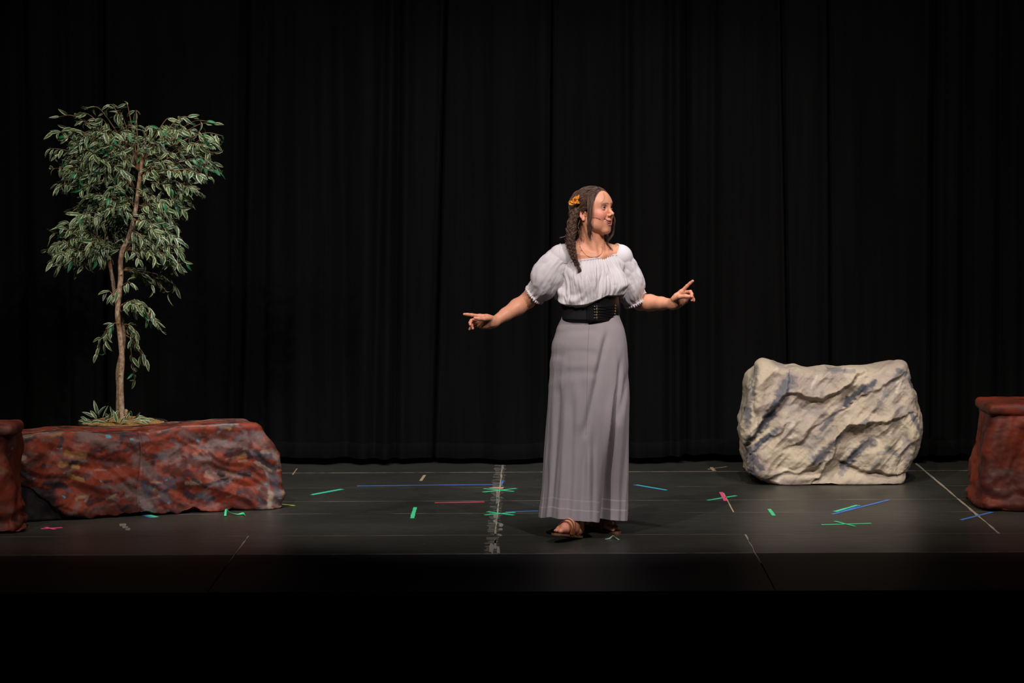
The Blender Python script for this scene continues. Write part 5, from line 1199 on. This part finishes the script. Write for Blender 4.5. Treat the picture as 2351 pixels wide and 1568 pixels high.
# the deep pleat right of centre: cloth on its left laps over a recess
tp = np.clip((PYg - 880) / 320, 0, 1); xf = 1413 - 38 * tp ** .9; dpt = sstep(880, 1010, PYg); wd_ = 9 + 17 * tp
u = XP - xf; off = off + FR * dpt * (.016 * np.exp(-((u + 6) / 9) ** 2) * (u < 0) - .055 * sstep(-1.0, 1.5, u) * (1 - sstep(wd_ * .8, wd_ * 1.15, u)))
# horizontal pulls over the hips
off = off + .0022 * np.sin(PYg / 7.5 + XP / 60 + 2 * fbm(np.stack([XP / 60, PYg / 40, XP * 0], -1), 2, 7)) * sstep(745, 765, PYg) * (1 - sstep(840, 930, PYg)) * FR * (XP < 1370)
hemk = np.interp(XP[-1], [1233, 1245, 1258, 1290, 1335, 1371, 1374, 1395, 1442], [1200, 1195, 1191, 1192, 1197, 1199, 1193, 1194, 1199]); hemk = np.where(FR[-1], hemk, 1180)
PYh = 729 + (PYg - 729) * ((hemk[None] - 729) / 470.0)
Yc = PY + .005 + .03 * tt; X3 = np.empty(PYg.shape + (3,))
mpp = (PY) / F
base_x = np.array([[float(J(p, 900)[0]) for p in cxp]]).T
zrow = np.interp(PYh, [700, 1210], [zp(700), zp(1210)])
nx_ = np.cos(PH); ny_ = -np.sin(PH)
a_m = ah[:, None] * mpp; X3[..., 0] = base_x + (a_m + off) * sx; back_ = .15 * sstep(1355, 1392, XP) * sstep(.45, 1.0, tt) * (sy > 0)                    # her left side trails a little behind the step
X3[..., 1] = Yc - (b_[:, None] + off) * sy + back_ * np.clip(sy, 0, 1)
# picture rows were read at the front of the cloth: bring heights to the depth each point stands at
zfront = 1.9 - (1.9 - zrow) * ((Yc - b_[:, None] + back_) / PY); X3[..., 2] = zfront
X3[:60] = push(X3[:60], fit, .004, 2)
Vs = X3.reshape(-1, 3); qs = grid_faces(nf, nr, True); Ns = vnormals(Vs, qs)
if (Ns[:, 0] * (sx.ravel())).sum() < 0: qs = qs[:, ::-1]; Ns = -Ns
V2, F2 = thicken(Vs, qs, Ns, .0022); skirt = mesh('skirt', V2, F2, M_SKIRT, woman); skirt['label'] = 'long grey linen skirt'
# doubled hem: a raised band with an edge of stitching
for y0, y1, hgt_ in ((1149, 1199, .0004), (1171, 1199, .0009)):
    rows = [np.argmin(np.abs(py_ - y0))] + list(range(np.argmin(np.abs(py_ - y0)) + 1, nr)); Pn = Vs.reshape(nr, nf, 3)[rows] + Ns.reshape(nr, nf, 3)[rows] * hgt_
    Pn[0] = Vs.reshape(nr, nf, 3)[rows[0]] - Ns.reshape(nr, nf, 3)[rows[0]] * .0005; Pn[0, :, 2] = Pn[1, :, 2] + .0006; Pn[0, :, :2] = Vs.reshape(nr, nf, 3)[rows[1]][:, :2]
    mesh('hem_band', Pn.reshape(-1, 3), qs[:nf * (len(rows) - 1)] if qs[0, 0] == 0 or True else qs, M_SKIRT, skirt)
k0, k1 = 2, 95; i_s = np.argmin(np.abs(XP[60] - 1347) + 1e3 * (~FR[60])); Ps = Vs.reshape(nr, nf, 3)[k0:k1, i_s] + Ns.reshape(nr, nf, 3)[k0:k1, i_s] * .0004
mesh('seam', *tube(Ps, .0008, 6), simple('seam_thread', (.27, .24, .245), .9), skirt)
# ---------------------------------------------------------------- belt
def beltband(name, thr, zt, zb, offs, mat, parent, n=120, m=16, bow=0.0, t=.004):
    a = np.linspace(*thr, n); full = abs(thr[1] - thr[0]) > 6.2
    if full: a = np.linspace(-np.pi, np.pi, n, endpoint=False)
    s = np.linspace(0, 1, m); Zb = zt + (zb - zt) * s[:, None] + 0 * a[None]
    if bow: Zb = Zb - bow * s[:, None] * np.sin((a - thr[0]) / (thr[1] - thr[0]) * np.pi)[None]
    Rb, Cb, Db = rad(np.broadcast_to(a, Zb.shape), Zb, 50, .06, .2); Rb = np.maximum(Rb, Rb.mean(0, keepdims=True))
    Pb = Cb + Db * (Rb + offs + .0012 * np.sin(s * np.pi)[:, None])[..., None]; Vb = Pb.reshape(-1, 3); q = grid_faces(n, m, full); N = vnormals(Vb, q)
    if (N * Db.reshape(-1, 3)).sum() < 0: q = q[:, ::-1]; N = -N
    V2, F2 = thicken(Vb, q, N, t); return mesh(name, V2, F2, mat, parent), Pb, Db
belt, Pb0, _ = beltband('belt', (-np.pi, np.pi), zp(686), zp(731.5), .011, M_ELAST, woman, n=160); belt['label'] = 'wide black elastic waist belt'
_a = np.linspace(-1.6, 1.5, 600); _r0, _C0, _D0 = rad(_a, np.full(600, zp(712)), 50, .06, .2); _px = pxx(_C0 + _D0 * (_r0 + .012)[:, None]) + 1e4 * (_D0[:, 1] >= .15)
def th_of(px):                                                     # angle on the front of the waist seen at a picture column
    return float(_a[np.argmin(np.abs(_px - px))])
ta, tb2 = th_of(1347), th_of(1419)
panel, Pp, Dp = beltband('front_panel', (ta, tb2), zp(679), zp(733), .0145, M_LEATH, belt, n=60, bow=.004); panel['label'] = 'black leather lace up panel'
def on_belt(px, py, o=.0185):
    a = th_of(px); r0, C0, D0 = rad(np.array([a]), np.array([zp(py)]), 50, .06, .2); rm = r0; return C0[0] + D0[0] * (rm[0] + o), D0[0]
def torus(c, n, R, r, a=14, b=7):
    n = n / np.linalg.norm(n); e1 = np.cross(n, [0, 0, 1.0]); e1 /= np.linalg.norm(e1); e2 = np.cross(n, e1); A = np.linspace(0, 2 * np.pi, a, endpoint=False); B = np.linspace(0, 2 * np.pi, b, endpoint=False)
    V = np.array([c + (R + r * math.cos(y)) * (math.cos(x) * e1 + math.sin(x) * e2) + r * math.sin(y) * n for x in A for y in B])
    Fq = [[i * b + j, ((i + 1) % a) * b + j, ((i + 1) % a) * b + (j + 1) % b, i * b + (j + 1) % b] for i in range(a) for j in range(b)]; return V, Fq
yl = [700, 706.5, 713, 719.5, 726.5]
for y in yl:
    for x in (1369.5, 1410):
        c, n = on_belt(x, y); mesh('eyelet', *torus(c, n, .0036, .0011), M_BRASS, panel)
    c, n = on_belt(1364, y, .020); e1 = np.cross(n, [0, 0, 1.0]); mesh('hook', *tube([c - e1 * .004, c - e1 * .001 + n * .002, c + e1 * .003], [.0017, .0024, .0017], 8), M_BRASS, panel)
cord = []
for k in range(5):
    for (x0, x1, d) in ((1371, 1409, 0), (1371, 1409, 1)):
        ya, yb = yl[k], yl[min(4, k + d)]
        pts = []
        for s in np.linspace(0, 1, 9): c, n = on_belt(x0 + (x1 - x0) * s, ya + (yb - ya) * s, .0195); pts.append(c)
        cord.append(tube(np.array(pts), .0011, 5))
for k, cv in enumerate(cord): mesh('lace', *cv, M_LEATH, panel)
# ---------------------------------------------------------------- sandals
for nm, lab in (('R', 'tan strappy sandal lifted at the toe'), ('L', 'tan strappy sandal flat on the floor')):
    g, f, s, u = FEET[nm]
    xs = np.array([-.006, 0, .012, .03, .06, .09, .12, .15, .18, .205, .222, .234, .238]); hi_ = np.array([.004, .016, .026, .030, .028, .029, .035, .041, .042, .038, .032, .020, .008]); lo_ = np.array([.004, .016, .025, .029, .028, .030, .036, .041, .040, .032, .020, .006, -.006])
    xi = np.linspace(-.006, .238, 50); a = np.interp(xi, xs, hi_); b = np.interp(xi, xs, lo_); out = np.concatenate([np.stack([xi, a], 1), np.stack([xi, -b], 1)[::-1]]); n = len(out)
    rings = [(0.97, -.0120), (1.0, -.0100), (1.0, -.0030), (.98, -.0010)]
    V = np.concatenate([np.array([g(x, y * sc, z) for x, y in out]) for sc, z in rings])
    Fq = grid_faces(n, 4, True).tolist() + [list(range(n))[::-1], [3 * n + k for k in range(n)]]
    so = mesh('sandal', V, Fq, M_SOLE, woman, smooth=False); so['label'] = lab
    def strap(pts, w, t=.0022):
        P_ = catmull([g(*p) for p in pts], 26); P_[1:-1] = push(P_[1:-1], body, .0012, 4); P_[1:-1] = .5 * P_[1:-1] + .25 * (P_[:-2] + P_[2:]); P_[1:-1] = push(P_[1:-1], body, .0012, 2); T = np.gradient(P_, axis=0); T /= np.linalg.norm(T, axis=1)[:, None]; cen = g(.09, 0, .022)
        N = P_ - (cen + f * ((P_ - cen) @ f)[:, None]); N -= T * (N * T).sum(1)[:, None]; N /= np.linalg.norm(N, axis=1)[:, None]; Bn = np.cross(T, N)
        prof = [(-w / 2, 0), (-w / 2, t), (w / 2, t), (w / 2, 0)]; V = np.concatenate([P_ + Bn * x + N * y for x, y in prof]); m = 26
        Fq = [[i * m + k, i * m + k + 1, ((i + 1) % 4) * m + k + 1, ((i + 1) % 4) * m + k] for i in range(4) for k in range(m - 1)]
        mesh('strap', V, Fq, M_TAN, so, smooth=False)
    strap([(.150, .045, .0), (.150, .044, .024), (.148, .020, .0500), (.146, -.012, .0440), (.142, -.036, .022), (.140, -.043, .0)], .016)
    strap([(.128, .040, .0), (.126, .040, .030), (.124, .016, .0615), (.122, -.012, .0560), (.120, -.034, .028), (.118, -.039, .0)], .008)
    strap([(.110, .035, .0), (.108, .037, .034), (.104, .014, .0740), (.100, -.012, .0690), (.098, -.033, .032), (.096, -.034, .0)], .006)
    strap([(.070, .031, .0), (.068, .035, .04), (.078, .018, .102), (.080, -.010, .100), (.064, -.034, .045), (.062, -.031, .0)], .007)
    strap([(-.004, .012, .0), (-.009, .008, .04), (.002, .026, .070), (.040, .040, .088)], .010)
# ================================================================== HER HAIR AND WHAT SHE WEARS IN IT
hr = np.random.default_rng(77)
def hair_mat():
    m, nt, bs = newmat('brown_hair'); a = nd(nt, 'Attribute', {'attribute_name': 'Col'}); nt.links.new(a.outputs['Color'], bs.inputs['Base Color'])
    bs.inputs['Roughness'].default_value = .42; bs.inputs['Specular IOR Level'].default_value = .35; return m
M_HAIR = hair_mat()
HB = np.array((.072, .036, .024)); HLt = np.array((.23, .130, .080)); HDk = np.array((.030, .015, .010))
class Strands:
    def __init__(s): s.V, s.F, s.C, s.o = [], [], [], 0
    def add(s, P, r, c0, sides=3):
        n = len(P); R = r * np.interp(np.linspace(0, 1, n), [0, .1, .8, 1], [.7, 1, .9, .25]); T, A, B = frames(P); th = np.linspace(0, 2 * np.pi, sides, endpoint=False)
        V = P[:, None] + R[:, None, None] * (np.cos(th)[None, :, None] * A[:, None] + np.sin(th)[None, :, None] * B[:, None])
        s.V.append(V.reshape(-1, 3)); s.F.append(grid_faces(sides, n, True) + s.o); s.C.append(np.tile(c0, (n * sides, 1))); s.o += n * sides
    def build(s, name, parent): return mesh(name, np.concatenate(s.V), np.concatenate(s.F), M_HAIR, parent, col=np.concatenate(s.C))
def tone(k=None):
    u = hr.random(); return HB + (HLt - HB) * u ** 2.2 if hr.random() < .8 else HDk
# scalp cap
hc = np.array([-.012, 0, .042]); hrad = np.array([.0965, .0765, .0850])
nu, nv_ = 96, 64; U_, V_ = np.meshgrid(np.linspace(-np.pi, np.pi, nu, endpoint=False), np.linspace(0.001, np.pi * .80, nv_), indexing='xy')
D_ = np.stack([np.cos(U_) * np.sin(V_), np.sin(U_) * np.sin(V_), np.cos(V_)], -1); L_ = hc + D_ * hrad
def is_hair(l):
    x, y, z = l[..., 0], l[..., 1], l[..., 2]
    front = x < .044 + .30 * (z - .045) - .2 * np.abs(y)
    return (z > .085) & (x < .040) | (front & (z > .012) & (x > -.004)) | ((x <= -.004) & (z > .012) & front) | ((x < -.028) & (z > -.045))
L_ = L_ + D_ * (.004 * fbm(L_ * 45, 2, 5))[..., None]
keep = is_hair(L_).ravel(); Pw = push(HO + L_.reshape(-1, 3) @ HR, skull, .0030, 2); qf = grid_faces(nu, nv_, True); qf = qf[keep[qf].all(1)]
Nc = vnormals(Pw, qf); cc = Pw[0]
hair = mesh('hair', Pw, qf, M_HAIR, woman, col=np.tile(HB * .75, (len(Pw), 1))); hair['label'] = 'wavy brown hair gathered into a side braid'
def ell_pt(d, off): d = d / np.linalg.norm(d, axis=-1, keepdims=True); return hc + d * (hrad + off)
def unit(l): q = (np.array(l) - hc) / hrad; return q / np.linalg.norm(q)
def sl(a, b, t):
    w = math.acos(max(-1, min(1, a @ b))); return (np.sin((1 - t) * w)[:, None] * a + np.sin(t * w)[:, None] * b) / max(math.sin(w), 1e-4)
line = catmull([(.044, -.069, .030), (.052, -.064, .046), (.064, -.052, .068), (.072, -.034, .086), (.075, -.014, .095), (.074, .008, .097), (.070, .030, .090), (.061, .050, .070), (.048, .066, .040)], 60)
ROOT = np.array([-.074, -.058, -.016]); ST = Strands(); GP, GO = [], []
def sweep(a, b, w, u0, clump, lift):
    t = np.linspace(u0, 1, 20)[:, None]; d = (1 - t) ** 2 * a + 2 * t * (1 - t) * w + t * t * b; d /= np.linalg.norm(d, axis=1)[:, None]; t = t[:, 0]
    wv = .0028 * np.sin(t * 9 + clump * 2.1) + .0018 * np.sin(t * 19 + clump)
    off = lift * np.sin(np.clip(t - u0, 0, .3) / .3 * np.pi / 2) * (1 - .5 * t) + .002 + .6 * np.abs(wv)
    P = ell_pt(d, off[:, None]); P = P + np.stack([wv * .4, wv * 0, wv * 1.2], 1) * np.clip((t - u0) * 3, 0, 1)[:, None]
    GP.append(HO + P @ HR); GO.append(off)
for k in range(1150):                                  # swept back from the hairline over the ear
    t0 = hr.random(); i = min(59, int(t0 * 59)); a = unit(line[i] + hr.normal(0, .0016, 3)); b = unit(ROOT + hr.normal(0, .010, 3)) if t0 < .80 else unit(np.array([-.085, .03, -.02]) + hr.normal(0, .012, 3))
    w = a + b + np.array([0, 0, .55 + 1.1 * min(1, t0 * 1.6)]); w /= np.linalg.norm(w); sweep(a, b, w, 0 if hr.random() < .55 else hr.uniform(0, .5), math.floor(t0 * 30), hr.uniform(.002, .010))
for k in range(750):                                   # from the parting over the top and back
    t0 = hr.random(); a = unit(np.array([.072 - .15 * t0, .012 - .004 * t0, .095 + .032 * math.sin(t0 * 2.6)]) + hr.normal(0, .003, 3)); b = unit(ROOT + hr.normal(0, .011, 3))
    w = a + b + np.array([-.25 * t0, -.25, .35]); w /= np.linalg.norm(w); sweep(a, b, w, hr.uniform(0, .25), 40 + math.floor(t0 * 20), hr.uniform(.003, .011))
for k in range(350):                                   # far side, falling back to the nape
    t0 = hr.random(); a = unit(np.array([.060 - .14 * t0, .02, .10 + .025 * math.sin(t0 * 2.6)]) + hr.normal(0, .003, 3)); b = unit(np.array([-.085, .02, -.03]) + hr.normal(0, .016, 3))
    w = a + b + np.array([-.1, .7, .2]); w /= np.linalg.norm(w); sweep(a, b, w, hr.uniform(0, .25), 60 + math.floor(t0 * 20), hr.uniform(.002, .009))
GP = push(np.array(GP), skull, np.array(GO), 2)
for P in GP: ST.add(P, hr.uniform(.0005, .0009), tone())
def lock(pts, n, spread, r=.0009, wave=.004, c=None):
    P0 = catmull([J(*p) for p in pts], 30); L = np.linspace(0, 1, 30)
    for k in range(n):
        o = hr.normal(0, spread, 3); ph_ = hr.uniform(0, 1.2); P = P0 + o * (.35 + .65 * L[:, None]) + np.stack([wave * np.sin(L * 15 + ph_), wave * .6 * np.cos(L * 13 + ph_), 0 * L], 1) * L[:, None]
        m = int(30 * hr.uniform(.75, 1)); ST.add(P[:m], r * hr.uniform(.7, 1.2), tone() if c is None else c)
lock([(1351, 452, -.075), (1352.5, 470, -.088), (1351, 490, -.094), (1351, 508, -.094), (1355, 522, -.090), (1357, 534, -.086), (1353, 545, -.085), (1355, 552, -.085)], 34, .0030)
lock([(1361, 447, -.072), (1360, 462, -.086), (1358, 480, -.095), (1355, 500, -.098), (1352, 518, -.096), (1354, 535, -.092), (1358, 548, -.088)], 70, .0042, .0008, .005)
lock([(1357, 450, -.078), (1357, 470, -.090), (1355, 490, -.096), (1351, 510, -.097), (1354, 528, -.094), (1351, 545, -.090), (1356, 556, -.088)], 40, .0040, .0008, .006)
lock([(1349, 455, -.080), (1350, 478, -.092), (1353, 500, -.095), (1357, 518, -.092), (1361, 530, -.088)], 20, .0026)
lock([(1386, 443, -.055), (1388.5, 452, -.075), (1385, 461, -.085), (1377, 466, -.09), (1366, 466, -.09)], 3, .0006, .0005, .001, HLt * .8)
lock([(1404, 488, .045), (1411, 505, .040), (1409, 520, .035), (1404, 540, .03), (1396, 556, .01), (1402, 572, -.01), (1405, 580, -.02)], 16, .0040, .0009, .006)
lock([(1395, 520, .075), (1394, 540, .065), (1390, 552, .045), (1386, 560, .02)], 60, .0070, .0011, .004, HDk * 1.3)
lock([(1384, 535, .08), (1385, 548, .06), (1384, 558, .03), (1381, 563, .0)], 50, .0070, .0011, .004, HDk * 1.3)
lock([(1398, 545, .03), (1394, 560, .0), (1402, 572, -.04), (1404, 582, -.06)], 6, .0020, .0007, .006)
lock([(1308, 540, -.10), (1298, 543, -.10), (1288, 546, -.10), (1281, 549, -.10)], 9, .0022, .0007, .002)
lock([(1310, 500, -.06), (1303, 512, -.07), (1305, 530, -.08), (1300, 545, -.09)], 16, .0036, .0008, .005)
lock([(1316, 480, -.05), (1308, 490, -.05), (1310, 505, -.05), (1304, 520, -.06)], 20, .0040, .0009, .005)
lock([(1332, 505, -.075), (1328, 520, -.08), (1331, 533, -.09), (1326, 545, -.1)], 10, .0025, .0008, .004)
ST.build('hair_strands', hair)['kind'] = 'stuff'
# three strand braid over the near shoulder
BS = Strands()
BP = catmull([J(1326, 478, -.050), J(1319, 496, -.066), J(1314, 516, -.082), J(1311, 536, -.100), J(1310, 553, -.118), J(1313, 570, -.132), J(1317, 586, -.138), J(1322, 600, -.136), J(1327, 610, -.140)], 160)
T, A, B = frames(BP, (0, 1, 0)); side_ = np.cross(T, np.array([0, 1.0, 0])); side_ /= np.linalg.norm(side_, axis=1)[:, None]; dep = np.cross(side_, T)
L = np.linspace(0, 1, 160); amp = np.interp(L, [0, .2, .55, .85, 1], [.011, .0130, .0115, .0085, .0055]) * (1 + .28 * vnoise(np.stack([L * 9, L * 0, L * 0], 1), 5)); om = 2 * np.pi * 5.2 * L
for k in range(3):
    p_ = om + 2 * np.pi * k / 3; Pk = BP + side_ * (amp * np.sin(p_))[:, None] + dep * (amp * .62 * np.sin(2 * p_))[:, None]
    Tk, Ak, Bk = frames(Pk); rk = amp * .72
    BS.add(Pk[::2], float(rk.mean()) * .8, HB * .8, 8)
    for j in range(46):
        an = hr.uniform(0, 2 * np.pi); rr = rk * hr.uniform(.75, 1.08); tw = L * 5
        P = Pk + (Ak * np.cos(an + tw)[:, None] + Bk * np.sin(an + tw)[:, None]) * rr[:, None] + .0010 * hr.standard_normal(3) + (.0024 + .004 * (j % 5 == 0)) * np.stack([vnoise(np.stack([L * 9 + 31 * j, L * 0 + c, L * 0 + k], 1), j) for c in range(3)], 1); BS.add(P[::2], .0011, tone() * 1.15)
TP = catmull([BP[-1], J(1330, 617, -.142), J(1331, 622, -.142), J(1326, 627, -.142)], 20)
for j in range(70):
    e = hr.normal(0, 1, 3) * np.array([.006, .004, .003]); P = TP + np.linspace(.3, 1, 20)[:, None] * e; BS.add(P[:int(20 * hr.uniform(.6, 1))], .0010, tone() * 1.1)
for j in range(95):                                    # flyaways
    i = hr.integers(10, 140); d = hr.normal(0, 1, 3); d[2] -= .6; d /= np.linalg.norm(d); P = BP[i] + d * np.linspace(.008, .020 + .012 * (j % 4 == 0), 8)[:, None] + side_[i] * (.006 * np.sin(np.linspace(0, 3, 8)))[:, None]; BS.add(P, .0005, tone() * 1.2)
br_o = BS.build('braid', hair); br_o['label'] = 'loose three strand braid over the shoulder'
V, Fq = torus(BP[-4], T[-4], .0060, .0022); mesh('hair_tie', V, Fq, simple('brown_tie', (.05, .02, .012), .6), br_o)
# flower clip
FC = J(1321, 461, -.062); m, nt, bs = newmat('orange_petal'); n1 = noise(nt, geo_pos(nt), 60, 4, .6); nt.links.new(ramp(nt, n1, [(.35, (.55, .10, .01)), (.5, (.74, .30, .02)), (.7, (.80, .42, .03))]), bs.inputs['Base Color']); bs.inputs['Roughness'].default_value = .6
clip = None
for k, (x, y, L_p, w_p, dyy, cu) in enumerate(((-.88, -.35, .036, .013, -.2, .4), (-.75, .05, .028, .012, -.5, .5), (.15, .75, .024, .010, -.4, .4), (.55, .85, .034, .006, -.1, .3), (.90, -.45, .026, .007, -.1, .3), (-.25, -.80, .018, .010, -.6, .6), (.45, .25, .018, .010, -.8, .4), (-.3, .55, .020, .011, -.6, .4))):
    d = np.array([x, dyy * .5, y]); d /= np.linalg.norm(d); sd = np.cross(d, [0, -1.0, 0]); sd /= np.linalg.norm(sd); up = np.cross(sd, d); n, w_ = 12, 7
    t = np.linspace(0, 1, n)[:, None]; s = np.linspace(-1, 1, w_)[None]; wid = w_p * np.sin(np.pi * (t * .88 + .06)) ** .7
    P = FC + d * (t * L_p + 0 * s)[..., None] + sd * (s * wid + .0012 * np.sin(s * 9 + k))[..., None] + up * (cu * .012 * (s ** 2) + .006 * np.sin(t * 3) + .0015 * np.sin(s * 8 + t * 6 + k))[..., None]
    V = P.reshape(-1, 3); q = grid_faces(w_, n); V2, F2 = thicken(V, q, vnormals(V, q), .0008)
    if clip is None:
        V3, F3 = tube([FC + np.array([-.01, .008, -.004]), FC + np.array([.0, .004, 0]), FC + np.array([.012, .008, .004])], [.002, .004, .002], 8); clip = mesh('flower_clip', V3, F3, simple('clip_brown', (.10, .03, .01), .5), hair); clip['label'] = 'orange silk flower hair clip'
    mesh('petal', V2, F2, m, hair)
# ---------------------------------------------------------------- headset microphone, necklace, earring
def hit(px, py, off):
    d = np.array(ray(px, py)); d /= np.linalg.norm(d); t = (PY - .45) / d[1]
    for _ in range(80):
        p = np.array(CAM) + d * t; e = float(body(p[None])[0]); t += max(e - off, 0) * .8
        if e - off < .0004: break
    if t * d[1] > PY + .1: t = (PY - .06) / d[1]
    return np.array(CAM) + d * t
MB_ = [hit(x, y, .0025) for x, y in ((1349, 489), (1356, 497), (1363, 498.5), (1370, 499.5), (1375, 501), (1378.5, 503))]
mic = mesh('headset_microphone', *tube(catmull(MB_, 30), np.interp(np.linspace(0, 1, 30), [0, .85, .9, 1], [.0008, .0008, .0016, .0014]), 7), simple('tan_microphone', (.40, .17, .10), .5), woman); mic['label'] = 'thin tan headset microphone on the cheek'
NPx = [(1331, 550), (1331, 559), (1333, 569), (1340, 580), (1349, 588), (1358, 591), (1370, 590), (1380, 583), (1383, 574), (1382, 566)]
NP = catmull([hit(x, y, .0012) for x, y in NPx], 90); neck = mesh('necklace', *tube(NP, .0007, 5), simple('fine_chain', (.20, .12, .07), .3, .5, .7), woman); neck['label'] = 'fine chain necklace with small beads'
def bead(c, r):
    th_ = np.linspace(0, 2 * np.pi, 8, endpoint=False); ph2 = np.linspace(.05, np.pi - .05, 6); return np.concatenate([c + r * np.stack([np.sin(p) * np.cos(th_), np.sin(p) * np.sin(th_), np.cos(p) + 0 * th_], 1) for p in ph2]), grid_faces(8, 6, True)
for i, r, cl in ((4, .0020, (.75, .62, .45)), (10, .0022, (.80, .68, .5)), (16, .0030, (.85, .80, .72)), (24, .0024, (.45, .05, .04))):
    V, Fq = bead(NP[i] + np.array([0, -.002, 0]), r); mesh('bead', V, Fq, simple('bead_%d' % i, cl, .25), neck)
